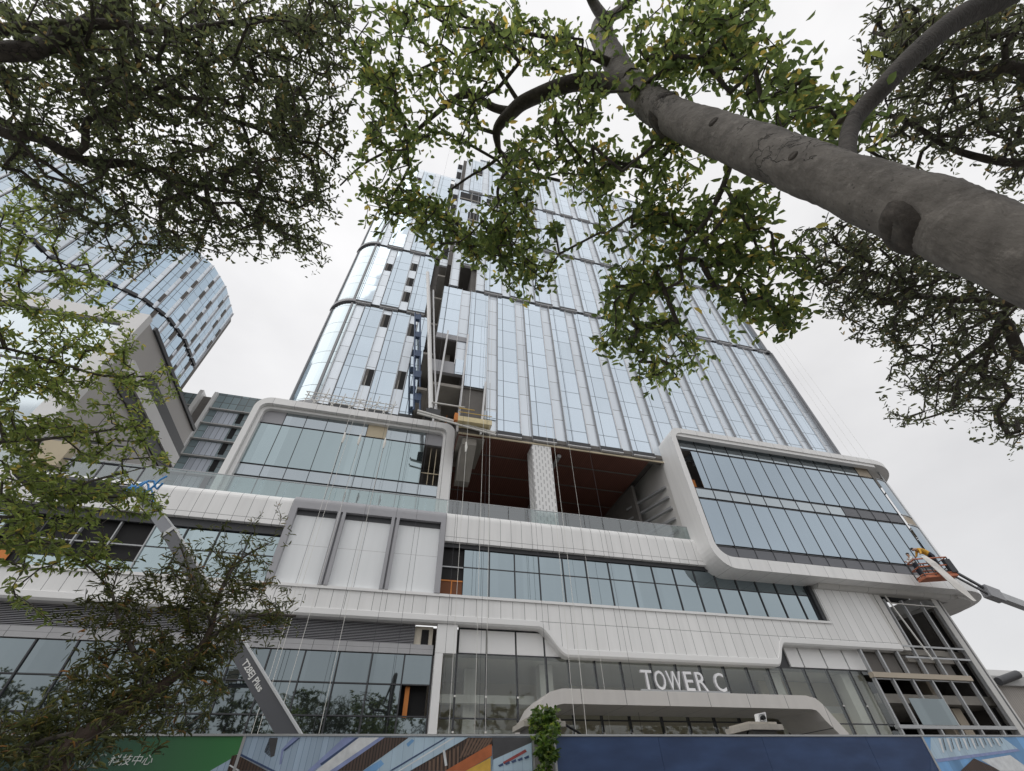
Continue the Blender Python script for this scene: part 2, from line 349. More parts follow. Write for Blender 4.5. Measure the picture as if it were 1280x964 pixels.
# hoist gap: open floors between the two blocks, still without glass
b = MB()
for zf in [25.8+4.18*i for i in range(12)]:
    b.box(-.44, .34, 25.2, 34, zf-.25, zf, 0)
b.box(-.44,.34,34.02,34.3,23.5,75,1)
b.build('open_floor_slab', [M['conc'], M['conc_dark']], TW)
def room(x0, x1, z0, z1, Yf, depth, name='open_room', wallm=None):
    b = MB(); b.box(x0, x1, Yf+depth, Yf+depth+.2, z0, z1, 0); b.box(x0, x1, Yf, Yf+depth-.003, z1-.003, z1+.3, 1); b.box(x0, x1, Yf, Yf+depth-.003, z0-.25, z0, 1)
    b.box(x0+1.0, x0+1.5, Yf+1.6, Yf+2.1, z0+.003, z1-.006, 2); b.box(x1-.9,x1-.3,Yf+3,Yf+3.05,z0+.003,z0+1.1,3)
    return b.build(name, [wallm or M['conc_dark'], M['conc_dark'], M['conc'], M['orange']], TW)
for (za_, zb2) in ((44.0,75.0),):
    b = MB(); b.box(-.46,.36,24.9,25.1,za_,zb2); o = b.build('fin_panel', M['strip'], TW)
    for k in range(8):
        v = MB(); z_ = za_+1.4+k*3.95; v.box(-.38,.28,24.86,24.899,z_,z_+(1.9 if k % 3 else 2.6)); v.build('open_vent', M['black'], o)
for (xa_, xb_, za_, zb2) in ((.6,3.4,60.4,62.3),(4.2,6.1,60.6,62.2),(1.9,3.3,54.6,56.6),(1.9,3.4,70.5,72.0)):
    v = MB(); v.box(xa_,xb_,23.95,23.99,za_,zb2); o = v.build('open_vent', M['black'], TW); v = MB(); v.box((xa_+xb_)/2,(xa_+xb_)/2+.08,23.92,23.945,za_,zb2); v.box(xa_,xb_,23.90,23.945,za_-.35,za_-.02); v.build('frame', M['conc'], o)
room(.36, 2.9, Z(1.105,24), Z(1.215,24), 24.12, 6)
room(2.96, 5.6, Z(.875,24), Z(.995,24), 24.12, 6)
b = MB(); b.box(.36,2.9,27.9,28.1,23.3,Z(1.045,24),0); b.box(.36,2.9,24.3,27.88,Z(.995,24),Z(.995,24)+.3,1); b.box(1.2,1.7,26.6,27.1,23.3,Z(.995,24)-.01,1); b.box(2.2,2.25,26.5,27.6,23.4,24.5,2); b.build('open_room', [M['conc_dark'], M['conc'], M['orange']], TW)
b = MB(); b.box(.36,2.98,23.98,24.3,Z(1.218,24),Z(1.243,24)); b.build('spandrel_beam', M['grey'], TW)
b = MB(); b.box(.36,2.98,23.98,24.3,Z(1.045,24),Z(1.10,24)); b.build('spandrel_beam', M['grey'], TW)
b = MB(); b.box(4.75,5.62,23.97,24.2,Z(.872,24),Z(.905,24)); b.build('loose_pane', GR, TW)
b = MB(); b.box(2.2,2.95,23.94,23.975,Z(1.045,24),Z(1.105,24)+.3); b.build('loose_pane', GR, TW)
for xx in (1.3, 3.05, 4.72):                                  # temporary uprights in front of the openings
    b = MB(); b.beam((xx-.25,23.75,Z(.80,24)), (xx,23.75,Z(1.25 if xx < 4 else 1.02,24)), .14,.14); b.build('upright', M['fin_light'], TW)
b = MB(); b.tube([(-.1,23.6,Z(.863,23.6)),(5.5,23.6,Z(.822,23.6))], .10); b.tube([(-.1,23.35,Z(.845,23.6)),(5.5,23.35,Z(.806,23.6))], .07); b.tube([(.8,23.5,Z(.905,23.5)),(3.2,23.5,Z(.905,23.5))],.06); b.build('outrigger_rail', M['steel_white'], TW)

# ------------------------------------------------------------------ framed glass boxes
def rr_poly(x0, x1, z0, z1, rTL, rBL, rTR, rBR, n=8):
    p = []
    def cor(cx, cz, r, a0):
        if r <= 0: return [(cx, cz)]
        return [(cx+r*math.cos(math.radians(a0+90*i/n)), cz+r*math.sin(math.radians(a0+90*i/n))) for i in range(n+1)]
    p += cor(x0+rBL, z0+rBL, rBL, 180); p += cor(x1-rBR, z0+rBR, rBR, 270); p += cor(x1-rTR, z1-rTR, rTR, 0); p += cor(x0+rTL, z1-rTL, rTL, 90)
    return p
def ring(outer, inner, y0, y1, mb, mi=0):
    n = len(outer); vs = [(x,y0,z) for x,z in outer]+[(x,y0,z) for x,z in inner]+[(x,y1,z) for x,z in outer]+[(x,y1,z) for x,z in inner]
    fs = []
    for i in range(n):
        j = (i+1) % n
        fs += [(i,j,n+j,n+i), (2*n+j,2*n+i,3*n+i,3*n+j), (j,i,2*n+i,2*n+j), (n+i,n+j,3*n+j,3*n+i)]
    mb.add(vs, fs, mi)
# left box: frame open at the terrace side (its foot is behind the terrace parapet)
out = rr_poly(-11.05, 2.92, 11.5, 23.15, 1.0, .0, .8, .0); inn = rr_poly(-10.68, 2.30, 11.9, 22.62, .55, .0, .42, .0)
b = MB(); ring(out, inn, YF, YF+1.9, b); LB = b.build('box_frame', M['alu_wide'], TW)
b = MB(); q = rr_poly(-10.66, 2.28, 11.95, 22.60, .53, .0, .40, .0); q2 = rr_poly(-10.42, 2.1, 12.2, 22.40, .40, .0, .3, .0); ring(q, q2, YF+.30, YF+.62, b); b.build('reveal', M['alu_plain'], LB)
Yg = 26.5
mull = [-.400,-.340,-.288,-.235,-.182,-.129,-.076,-.021,.031,.086]
for i in range(9):
    x0, x1 = X(mull[i],Yg)+.02, X(mull[i+1],Yg)-.02
    rows = [(.80,.745,3),(.742,.620,0),(.617,.587,3),(.584,.42,0)]
    b = MB()
    for r, (va, vb, mi) in enumerate(rows):
        if i == 8 and r == 1: mi = 2
        if i == 8 and r == 0: mi = 1
        if i == 0 and r == 0: mi = 1
        if i == 5 and r == 0: mi = 4
        if i == 8 and r == 1:
            b.box(x0, x1, Yg+3, Yg+3.1, Z(vb,Yg), Z(va,Yg)+.4, 5); b.box(x0,x1,Yg+.05,Yg+3,Z(va,Yg),Z(va,Yg)+.12,5); b.box(x0+.9,x0+.95,Yg+.3,Yg+.36,Z(vb,Yg),Z(va,Yg),4); b.box(x0+.5,x0+.54,Yg+.3,Yg+.36,Z(vb,Yg),Z(va,Yg),4); b.box(x0,x1,Yg+.24,Yg+.27,Z(vb,Yg)+1.0,Z(vb,Yg)+1.06,4); continue
        b.box(x0, x1, Yg, Yg+.04, Z(vb,Yg)+.02, Z(va,Yg)-.02, mi)
    o = b.build('window', [M['pane_left'], M['grey'], M['black'], M['pane_spandrel'], M['timber'], M['conc_dark']], TW)
    fmb = MB(); fmb.box(x1+.002, x1+.038, Yg-.03, Yg+.06, Z(.42,Yg), Z(.80,Yg))
    for va in (.7435,.6185,.5855): fmb.box(x0+.001, x1, Yg+.042, Yg+.08, Z(va,Yg)-.03, Z(va,Yg)+.03)
    fmb.build('mullion', M['dark'], o)
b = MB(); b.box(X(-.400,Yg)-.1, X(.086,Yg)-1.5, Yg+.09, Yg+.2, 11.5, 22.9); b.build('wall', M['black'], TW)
# right box: C-shaped frame whose two slabs round the corner
def cshape(x0, xi, x1, zb0, zb1, zt0, zt1, ro, ri):
    P = [(x1, zt1)]
    P += [(x0+ro*.62+ro*.62*math.cos(math.radians(a)), zt1-ro*.62+ro*.62*math.sin(math.radians(a))) for a in range(90,181,15)]
    P += [(x0+ro+ro*math.cos(math.radians(a)), zb0+ro+ro*math.sin(math.radians(a))) for a in range(180,271,10)]
    P += [(x1, zb0), (x1, zb1)]
    P += [(xi+ri+ri*math.cos(math.radians(a)), zb1+ri+ri*math.sin(math.radians(a))) for a in range(270,179,-10)]
    P += [(xi+ri*.6+ri*.6*math.cos(math.radians(a)), zt0-ri*.6+ri*.6*math.sin(math.radians(a))) for a in range(180,89,-15)]
    P += [(x1, zt0)]
    return P
zb0, zb1, zt0, zt1 = Z(.473,YR), Z(.506,YR), Z(.946,YR), Z(.967,YR)
b = MB()
C = cshape(19.0, 19.42, 38.8, zb0, zb1, zt0, zt1, 1.5, 1.0)
n = len(C); b.prismY(C, YR, 24.2)
RB = b.build('box_frame', M['alu_wide'], TW)
b = MB(); b.box(19.0, 19.4, 24.21, 30, 13.8, 22.3); b.build('side_wall', M['alu_grey'], RB)
pl = [(38.803,YR)]+arc(38.85,26.2,4.0,-90,0,14)[0:]+[(42.85,36),(38.803,36)]
b = MB(); b.prismZ(pl, zt0, zt1); b.build('roof_slab', M['alu_plain'], RB)
b = MB(); b.prismZ(pl, zb0, zb1); b.build('floor_slab', M['alu_plain'], RB)
b = MB(); b.prismZ(arc(38.85,26.2,3.2,-90,0,10)+[(42.05,36),(38.85,36)], zb0-.25, zb0-.01); b.build('slab_soffit', M['alu_grey'], RB)
Yg = 22.9
rows = [(.925,.874,3),(.868,.727,0),(.721,.690,3),(.684,.539,0),(.533,.506,1)]
us = [.8765+.0622*i for i in range(0,14)]
for i in range(13):
    x0, x1 = X(us[i],Yg)+.02, X(us[i+1],Yg)-.02
    b = MB()
    for r, (va, vb, mi) in enumerate(rows):
        if r == 0 and i >= 12: mi = 4
        if r == 2 and i >= 9: mi = 1
        if i == 0 and r == 1:
            b.box(x0,x0+.72,Yg+2,Yg+2.1,Z(vb,Yg),Z(va,Yg)+.4,6); b.box(x0-.35,x0+.9,Yg+.1,Yg+2.1,Z(va,Yg)+.02,Z(va,Yg)+.1,6); b.box(x0+.1,x0+.5,Yg+1.0,Yg+1.4,Z(vb,Yg),Z(va,Yg),4); b.box(x0+.1,x0+.7,Yg+.6,Yg+.64,Z(vb,Yg),Z(vb,Yg)+1.0,5); b.box(x0+.78,x1,Yg,Yg+.04,Z(vb,Yg),Z(va,Yg),0); continue
        b.box(x0, x1, Yg, Yg+.04, Z(vb,Yg)+.02, Z(va,Yg)-.02, mi)
    o = b.build('window', [M['pane_right'], M['spandrel_dark'], M['black'], M['pane_spandrel'], M['beige'], M['orange'], M['conc_dark']], TW)
    fmb = MB(); fmb.box(x1+.002, x1+.038, Yg-.03, Yg+.06, Z(.506,Yg), Z(.925,Yg))
    for va in (.871,.724,.687,.536): fmb.box(x0+.001, x1, Yg+.042, Yg+.08, Z(va,Yg)-.04, Z(va,Yg)+.04)
    fmb.build('mullion', M['dark'], o)
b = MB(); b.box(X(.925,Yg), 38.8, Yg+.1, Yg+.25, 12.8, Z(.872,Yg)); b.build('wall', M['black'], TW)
b = MB(); b.box(19.5, 38.8, YR+.55, YR+.68, Z(.925,Yg), zt0-.003); b.box(19.45, 38.8, YR+.10, YR+.50, zt0-.28, zt0-.003); b.build('head_trim', M['alu_plain'], RB)
# curved end panes, the upper ones still missing
ang = [-90,-66,-42,-18]; R = 3.32
for i in range(3):
    def cp_(a): return (38.85+R*math.cos(math.radians(a)), 26.2+R*math.sin(math.radians(a)))
    b = MB()
    segs = [ang[i]+.6+(ang[i+1]-ang[i]-1.2)*k/5 for k in range(6)]
    for r, (va, vb, mi) in enumerate(rows):
        if r == 0: continue
        if r == 1 and i > 0: continue
        if r == 2: mi = 2
        for k in range(5):
            p, q = cp_(segs[k]), cp_(segs[k+1]); b.quad((p[0],p[1],Z(vb,Yg)+.02),(q[0],q[1],Z(vb,Yg)+.02),(q[0],q[1],Z(va,Yg)-.02),(p[0],p[1],Z(va,Yg)-.02),mi)
    o = b.build('curved_window', [M['pane_right'], M['spandrel_dark'], M['beige']], TW)
    p = cp_(ang[i+1]); fm = MB(); fm.tube([(p[0],p[1],12.8),(p[0],p[1],zt0)], .07, 6)
    for va in (.871,.724,.687,.536): fm.tube([(*cp_(a),Z(va,Yg)) for a in [ang[i]+(ang[i+1]-ang[i])*k/4 for k in range(5)]], .06, 5)
    fm.build('mullion', M['steel'], o)
b = MB(); b.prismZ(arc(38.85,26.2,2.6,-90,0,8)+[(41.45,36),(38.85,36)], Z(.88,Yg), zt0-.02); b.build('ceiling', M['beige'], TW)
b = MB(); b.box(36,40.0,27,27.2,12.9,Z(.87,Yg)); b.build('wall', M['black'], TW)

# ------------------------------------------------------------------ podium bands
def band_profile(z0, z1, Y, r=.45, lip=.0):
    p = [(Y, z0), (Y, z1-r)] + [(Y+r-r*math.cos(math.radians(a)), z1-r+r*math.sin(math.radians(a))) for a in (15,30,45,60,75,90)] + [(Y+1.2, z1), (Y+1.2, z0)]
    return p
zt = Z(.548,YP); zb = Z(.4735,YP)
b = MB(); b.prismX(band_profile(zb, zt, YP), -22, X(-.2455,YP)); b.build('cladding_band', M['alu'], TW)
b = MB(); b.prismX(band_profile(zb, zt+.1, YP), X(.1105,YP), 19.6); b.build('cladding_band', M['alu'], TW)
# mid band with its two S-bends, as one outline
def scurve(pa, pb, n=10):     # smooth step between two points: round shoulder, slope, round foot
    out = []
    for i in range(n+1):
        t = i/n; s = t*t*(3-2*t); out.append((pa[0]+(pb[0]-pa[0])*t, pa[1]+(pb[1]-pa[1])*s))
    return out
zs, zl_, zd = Z(.346,YP), Z(.2955,YP), Z(.2435,YP)
low = [(-22, zl_), (X(.325,YP), zl_)] + scurve((X(.333,YP), zl_), (X(.395,YP), zd)) + [(X(.91,YP), zd)] + scurve((X(.928,YP), zd), (X(.972,YP), Z(.292,YP))) + [(X(1.345,YP), Z(.292,YP))]
top = [(X(1.335,YP), Z(.436,YP)), (X(1.149,YP), Z(.436,YP)), (X(1.149,YP), zs), (-22, zs)]
b = MB(); b.prismY(low+top, YP, YP+.5); MBAND = b.build('cladding_band', M['alu'], TW)
b = MB()
for i in range(len(low)-1):     # rounded lip following the lower edge
    (xa, za), (xb, zb_) = low[i], low[i+1]
    b.quad((xa,YP-.06,za+.06),(xb,YP-.06,zb_+.06),(xb,YP-.06,zb_+.30),(xa,YP-.06,za+.30)); b.quad((xa,YP-.06,za+.30),(xb,YP-.06,zb_+.30),(xb,YP-.003,zb_+.33),(xa,YP-.003,za+.33))
    b.quad((xa,YP+.02,za-.03),(xb,YP+.02,zb_-.03),(xb,YP-.06,zb_+.06),(xa,YP-.06,za+.06)); b.quad((xa,YP+.55,za-.03),(xb,YP+.55,zb_-.03),(xb,YP+.02,zb_-.03),(xa,YP+.02,za-.03))
b.build('edge_trim', M['alu_plain'], MBAND)
b = MB(); b.box(-22, X(1.149,YP), YP-.09, YP+.4, zs+.003, zs+.13); b.build('sill', M['alu_plain'], MBAND)
# cove under the right box
b = MB(); b.prismX([(YP+.3,Z(.436,YP)+.003),(YP-.12,Z(.436,YP)+.003)]+[(YP-.12-.28*math.sin(math.radians(a)), Z(.436,YP)+.003+.30-.30*math.cos(math.radians(a))) for a in (20,45,70,90)]+[(YP-.40,zb0-.003),(YP+.3,zb0-.003)], X(1.155,YP), 38.9); b.build('cove', M['alu_grey'], TW)
# middle window strip
Yw = 23.85
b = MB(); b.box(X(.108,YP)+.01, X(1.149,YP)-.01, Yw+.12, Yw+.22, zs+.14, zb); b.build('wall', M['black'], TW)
us = [.159+.0613*i for i in range(16)]+[1.118]
for i in range(16):
    x0, x1 = X(us[i],Yw)-.0*i, X(us[i+1],Yw)
    x0 += .03; x1 -= .03
    b = MB(); b.box(x0,x1,Yw,Yw+.04,zs+.14,Z(.414,Yw)-.03); b.box(x0,x1,Yw,Yw+.04,Z(.414,Yw)+.03,zb-.25)
    o = b.build('window', M['pane'], TW)
    fm = MB(); fm.box(x1+.003,x1+.057,Yw-.06,Yw+.08,zs+.14,zb-.2); fm.box(x0+.003,x1-.003,Yw-.02,Yw+.06,Z(.414,Yw)-.028,Z(.414,Yw)+.028); fm.build('mullion', M['dark'], o)
b = MB(); b.box(X(.108,YP)+.01, X(1.149,YP)-.01, YP+.25, Yw-.02, zb-.24, zb-.003); b.build('head_trim', M['dark'], TW)
b = MB(); b.box(X(1.118,Yw)+.08, X(1.149,YP)-.003, YP+.15, Yw+.3, zs+.14, zb0-.02); b.build('jamb', M['dark'], TW)
b = MB(); x0, x1 = X(.109,YP), X(.159,Yw); b.box(x0,x1,Yw+.02,Yw+.06,Z(.413,Yw)-.03,Z(.413,Yw)+.03,1); b.box(x0,x1,Yw+.03,Yw+.054,zs+.95,zs+1.02,0); b.box((x0+x1)/2,(x0+x1)/2+.06,Yw+.03,Yw+.054,zs+.14,zs+.95,0); b.box(x0,x0+.03,Yw+.03,Yw+.054,zs+.94,Z(.413,Yw),1); b.build('opening_barrier', [M['orange'], M['steel']], TW)
b = MB(); b.box(x0,x1,Yw+.056,Yw+.09,zs+.15,zs+.94); b.build('barrier_board', mat('dark_orange',(.16,.06,.025),.8), TW)
# boarded piers on the left
xa, xb = X(-.2445,YP), X(.1095,YP); z0, z1 = zs+.14, zt
b = MB(); b.prismX(band_profile(Z(.517,YP), zt+.05, YP-.10, .42), xa, xb); b.build('pier_cap', M['grey'], TW)
ps = [-.2445,-.134,-.0105,.1095]
for i in range(4):
    xc = X(ps[i],YP); b = MB()
    if 0 < i < 3: b.box(xc-.22,xc-.05,YP-.12,YP+.5,z0,Z(.517,YP)-.003); b.box(xc+.05,xc+.22,YP-.12,YP+.5,z0,Z(.517,YP)-.003); b.box(xc-.049,xc+.049,YP+.05,YP+.3,z0,Z(.517,YP)-.003)
    elif i == 0: b.box(xc,xc+.30,YP-.12,YP+.5,z0,Z(.517,YP)-.003)
    else: b.box(xc-.28,xc,YP-.12,YP+.5,z0,Z(.517,YP)-.003)
    b.build('pier', M['grey'], TW)
for i in range(3):
    x0 = X(ps[i],YP)+(.303 if i == 0 else .223); x1 = X(ps[i+1],YP)-(.283 if i == 2 else .223); xm = (x0+x1)/2
    b = MB(); b.box(x0,xm-.012,YP+.18,YP+.3,z0,Z(.516,YP)); b.box(xm+.012,x1,YP+.18,YP+.3,z0,Z(.516,YP)); b.box(xm-.012,xm+.012,YP+.20,YP+.3,z0,Z(.516,YP),1); b.build('pier_panel', [M['board'], M['grey']], TW)
    b = MB(); b.box(x0,x1,YP+.14,YP+.178,Z(.505,YP),Z(.5165,YP)); b.build('head_trim', M['dark'], TW)
# left windows
Yw = 23.9
b = MB(); b.box(-22, xa, Yw+.15, Yw+.3, zs+.14, zb); b.build('wall', M['black'], TW)
uL = [-.85+.0606*i for i in range(11)]
for i in range(10):
    x0, x1 = X(uL[i],Yw)+.03, X(uL[i+1],Yw)-.03
    b = MB()
    dark = i in (3,4,5)
    b.box(x0,x1,Yw,Yw+.04,zs+.14,(Z(.372,Yw) if dark else Z(.403,Yw))-.03)
    if not dark: b.box(x0,x1,Yw,Yw+.04,Z(.403,Yw)+.03,zb-.45)
    if i == 2: 
        b = MB(); b.box(x0,x1,Yw+.02,Yw+.05,zs+.95,zs+1.0,1); b.box(x0+.1,x0+.9,Yw+.05,Yw+.08,zs+.15,zs+.85,2)
    o = b.build('window', [M['pane_left'], M['steel'], M['orange']], TW)
    fm = MB(); fm.box(x1+.003,x1+.057,Yw-.08,Yw+.1,zs+.14,zb-.3); fm.box(x0+.003,x1-.003,Yw-.02,Yw+.06,Z(.403,Yw)-.028,Z(.403,Yw)+.028); fm.build('mullion', M['steel'] if dark else M['dark'], o)
b = MB(); b.box(-22, xa, YP+.25, Yw-.02, zb-.42, zb-.003); b.build('head_trim', M['dark'], TW)
# terrace: floor, balustrade, column, soffit, side wall
b = MB(); b.box(-22, 19.0, YP+1.203, 40, 13.6, zt-.25); b.build('terrace_floor', M['conc'], TW)
for (xa_, xb_, n) in ((-22, 2.6, 19), (2.62, 19.0, 13)):
    for i in range(n):
        x0 = xa_+(xb_-xa_)*i/n; x1 = xa_+(xb_-xa_)*(i+1)/n
        b = MB(); b.box(x0+.015,x1-.015,YP+.30,YP+.316,zt-.1,Z(.588,YP)); o = b.build('balustrade_panel', M['rail_glass'], TW)
        l = MB(); l.box(x0+.003,x1-.003,YP+.285,YP+.335,Z(.588,YP)+.003,Z(.588,YP)+.04); l.build('handrail', M['steel'], o)
b = MB(); b.box(X(.347,YT), X(.4065,YT), YT+.02, YT+1.25, 14.0, Z(.8005,YT)); b.build('column', M['perf'], TW)
zsf = Z(.8005,YT)
b = MB(); b.box(2.95, X(.74,YT), YT+.06, 40, zsf+.003, zsf+.2); b.build('soffit', M['soffit'], TW)
for k in range(5):
    b = MB(); b.box(3.2, X(.735,YT), 26+k*2.6, 26.12+k*2.6, zsf-.03, zsf); b.build('soffit_batten', M['conc_dark'], TW)
b = MB(); b.tube([(10.6,24.6,zsf-.25),(10.6,33,zsf-.25),(12.5,36,zsf-.25)], .16, 10); b.build('duct', M['steel'], TW)
b = MB(); b.box(2.6, 19, 40.02, 40.3, 13.6, 21.5); b.build('wall', mat('dim_brown_wall', (.10,.05,.04), .8), TW)
b = MB(); b.box(2.95, 19.0, YT-.02, YT+.055, Z(.801,YT), Z(.806,YT)); b.build('soffit_edge', M['timber'], TW)
b = MB(); b.box(2.95, 19.0, YT+.06, YT+.5, Z(.806,YT)+.003, 21.38); b.box(2.95,19.0,YT+.02,YT+.058,Z(.816,YT),Z(.829,YT)); b.build('edge_beam', M['conc_dark'], TW)
b = MB(); xw = X(.745,YT)
b.box(xw, xw+.25, 27.5, 40, 14, zsf, 0)
for k in range(6):
    zz = 15.0+k*.85; b.beam((xw-.05,29.5-k*.15,zz),(18.95,24.6,zz-.2),.25,.16,1)
for k in range(3): b.beam((18.3-k*.3,25.3+k*1.0,14.2),(18.3-k*.3,25.3+k*1.0,17),.08,.08,1)
b.build('unclad_side_wall', [M['conc_dark'], M['steel']], TW)
b = MB(); b.prismX([(24.3,20.75),(24.3,20.2),(26.5,18.6),(27.2,18.6),(27.2,20.75)], 3.3, 4.3); b.prismX([(24.2,21.3),(24.2,20.76),(28,20.76),(28,21.3)], 3.0, 4.9); b.build('raw_concrete_beam', M['conc'], TW)

# ------------------------------------------------------------------ ground storey
Yd = 24.05
b = MB()
for k in range(14):
    z = Z(.2525,Yd)+k*.066; b.add([(-22,Yd-.09,z),(1.6,Yd-.09,z),(1.6,Yd+.05,z+.05),(-22,Yd+.05,z+.05)],[(0,1,2,3)],0); b.box(-22,1.6,Yd-.10,Yd-.085,z-.012,z+.012,0)
b.box(-22,1.6,Yd+.06,Yd+.2,Z(.25,Yd),zl_,1); b.build('louvre_panel', [M['grey'], M['black']], TW)
b = MB(); b.box(1.62,2.5,Yd+.1,Yd+.2,Z(.25,Yd),zl_-.05,0); b.box(1.95,2.3,Yd+.06,Yd+.098,Z(.25,Yd),zl_-.2,1); b.build('opening_panel', [M['lobby_wall'], M['black']], TW)
b = MB(); b.box(-22,2.56,Yd-.12,Yd+.2,Z(.2345,Yd),Z(.243,Yd),0); b.box(-22,2.56,Yd-.10,Yd+.2,Z(.2435,Yd),Z(.2515,Yd),0); b.build('spandrel_beam', gridmat('beam_cladding',(.42,.42,.43),1.46,0,.02,rough=.45), TW)
uG = [-.865+.0612*i for i in range(17)]
for i in range(len(uG)-1):
    x0, x1 = X(uG[i],Yd)+.035, X(uG[i+1],Yd)-.035
    if x0 > 2.4: break
    x1 = min(x1, 2.55)
    b = MB()
    last = i == len(uG)-2
    for (va, vb) in ((.234,.1855),(.1835,.137),(.135,.0)):
        if va == .1835 and i == 15: continue
        b.box(x0,x1,Yd,Yd+.03,max(.05,Z(vb,Yd)+(0 if vb else -1.5)),Z(va,Yd)-.02)
    o = b.build('window', M['ground_glass'], TW)
    fm = MB(); fm.box(x1+.003,x1+.06,Yd-.07,Yd+.06,.05,Z(.2345,Yd))
    for va in (.1845,.136): fm.box(x0,x1,Yd-.02,Yd+.05,Z(va,Yd)-.025,Z(va,Yd)+.025)
    fm.build('mullion', M['dark'], o)
b = MB(); b.box(-22,2.5,Yd+.5,Yd+.7,0,Z(.234,Yd),0); b.box(1.5,1.7,Yd+.2,Yd+.3,3.2,6.0,1); b.build('wall', [M['black'], M['orange']], TW)
# entrance: white column and boards, clear glass, lobby behind
b = MB(); b.box(X(.1125,YP),X(.128,YP),YP+.1,YP+.55,0,Z(.24,YP)); b.box(X(.1125,YP),X(.1545,YP),YP+.1,YP+.4,Z(.2405,YP),zl_-.04); b.build('column', M['alu_plain'], TW)
Ye = 24.0
ue = [.157,.217,.280,.343]
for i in range(3):
    b = MB(); b.box(X(ue[i],Ye)+.05,X(ue[i+1],Ye)-.05,Ye,Ye+.1,Z(.2415,Ye),zl_-.12); b.build('entrance_board', M['alu_plain'], TW)
b = MB(); b.box(X(.157,Ye),X(.40,Ye),Ye+.11,Ye+.2,Z(.2405,Ye),zl_); b.build('wall', M['dark'], TW)
b = MB(); b.box(X(.343,Ye)+.05,X(.40,Ye),Ye,Ye+.1,Z(.2415,Ye),zl_-.12); b.build('entrance_board', M['alu_plain'], TW)
um = [.128,.156,.217,.281,.345,.395,.455,.516,.588,.65,.712,.774,.836,.895,.933,.998,1.065,1.133,1.195]
for i in range(len(um)-1):
    x0, x1 = X(um[i],Ye)+.04, X(um[i+1],Ye)-.04
    b = MB(); b.box(x0,x1,Ye,Ye+.025,.05,Z(.1345,Ye)-.03); b.box(x0,x1,Ye,Ye+.025,Z(.1345,Ye)+.03,Z(.24,Ye)-.02)
    o = b.build('lobby_window', M['lobby_glass'], TW)
    fm = MB(); fm.box(x1+.005,x1+.075,Ye-.02,Ye+.18,.05,Z(.24,Ye)); fm.box(x0,x1,Ye-.02,Ye+.06,Z(.1345,Ye)-.028,Z(.1345,Ye)+.028); fm.box(x0,x1,Ye-.02,Ye+.06,Z(.24,Ye)-.018,Z(.24,Ye)+.02)
    for zz in (2.2,3.6,4.3,5.6): fm.box(x1-.01,x1+.08,Ye-.08,Ye-.021,zz,zz+.07,1)
    fm.build('mullion', [M['dark'], M['steel_white']], o)
ub = [.962,1.003,1.071,1.137,1.193]
for i in range(4):
    b = MB(); b.box(X(ub[i],Ye)+.05,X(ub[i+1],Ye)-.05,Ye,Ye+.1,Z(.2425,Ye),Z(.288,Ye)); b.build('entrance_board', M['alu_plain'], TW)
b = MB(); b.box(X(.92,Ye),X(1.20,Ye),Ye+.11,Ye+.2,Z(.2405,Ye),Z(.29,Ye)+.1); b.build('wall', M['dark'], TW)
b = MB()
b.box(3.1,28.7,30,30.2,0,8.2,0); b.box(3.1,28.7,24.6,30,7.32,7.5,2); b.box(2.9,3.08,24.6,30,.1,7.3,0); b.box(28.62,28.75,24.6,30,0,7.9,2); b.box(3.1,28.58,24.3,29.98,.01,.06,2)
b.build('lobby_interior', [M['lobby_wall'], M['conc'], M['alu_plain'], M['timber']], TW)
for (xa_, xb_, ya_, yb_, za_, zb2) in ((8.3,9.0,25.2,25.9,.07,7.3),(22.3,22.9,24.9,25.5,.07,7.3),(26.9,27.5,24.5,25.1,.07,7.3),(4.6,5.2,26.6,27.2,.07,7.3)):
    b = MB(); b.box(xa_,xb_,ya_,yb_,za_,zb2); b.build('lobby_column', M['alu_plain'], TW)
for (xa_, xb_, ya_, za_, zb2) in ((3.2,8.2,26.0,5.7,6.05),(3.2,8.2,27.6,4.5,4.85),(9.4,21.8,25.6,5.55,5.85),(22.9,28.5,26.4,5.6,6.0),(22.9,28.5,27.8,4.0,4.4)):
    b = MB(); b.box(xa_,xb_,ya_,ya_+.4,za_,zb2); b.build('lobby_beam', M['alu_plain'], TW)
for (xa_, xb_, ya_, za_, zb2, m_) in ((22.95,28.55,25.75,.07,5.55,'lobby_wall'),(3.12,8.25,26.7,.07,4.4,'beige'),(9.1,22.2,29.0,.07,5.5,'beige'),(22.95,28.55,26.9,5.62,7.3,'lobby_wall')):
    b = MB(); b.box(xa_,xb_,ya_,ya_+.2,za_,zb2); b.build('lobby_partition', M[m_], TW)
for (xa_, xb_, za_, zb2) in ((24.2,25.6,.1,3.2),(26.9,27.8,.1,4.4)):
    b = MB(); b.box(xa_,xb_,25.70,25.745,za_,zb2); b.build('doorway', M['conc_dark'], TW)
for k in range(7):
    b = MB(); x_ = 10.2+k*1.6; b.beam((x_,27.5,0.2),(x_+.8,27.5,4.2),.06,.06); b.beam((x_+1.6,27.5,.2),(x_+.8,27.5,4.2),.06,.06); b.build('timber_prop', M['timber'], TW)
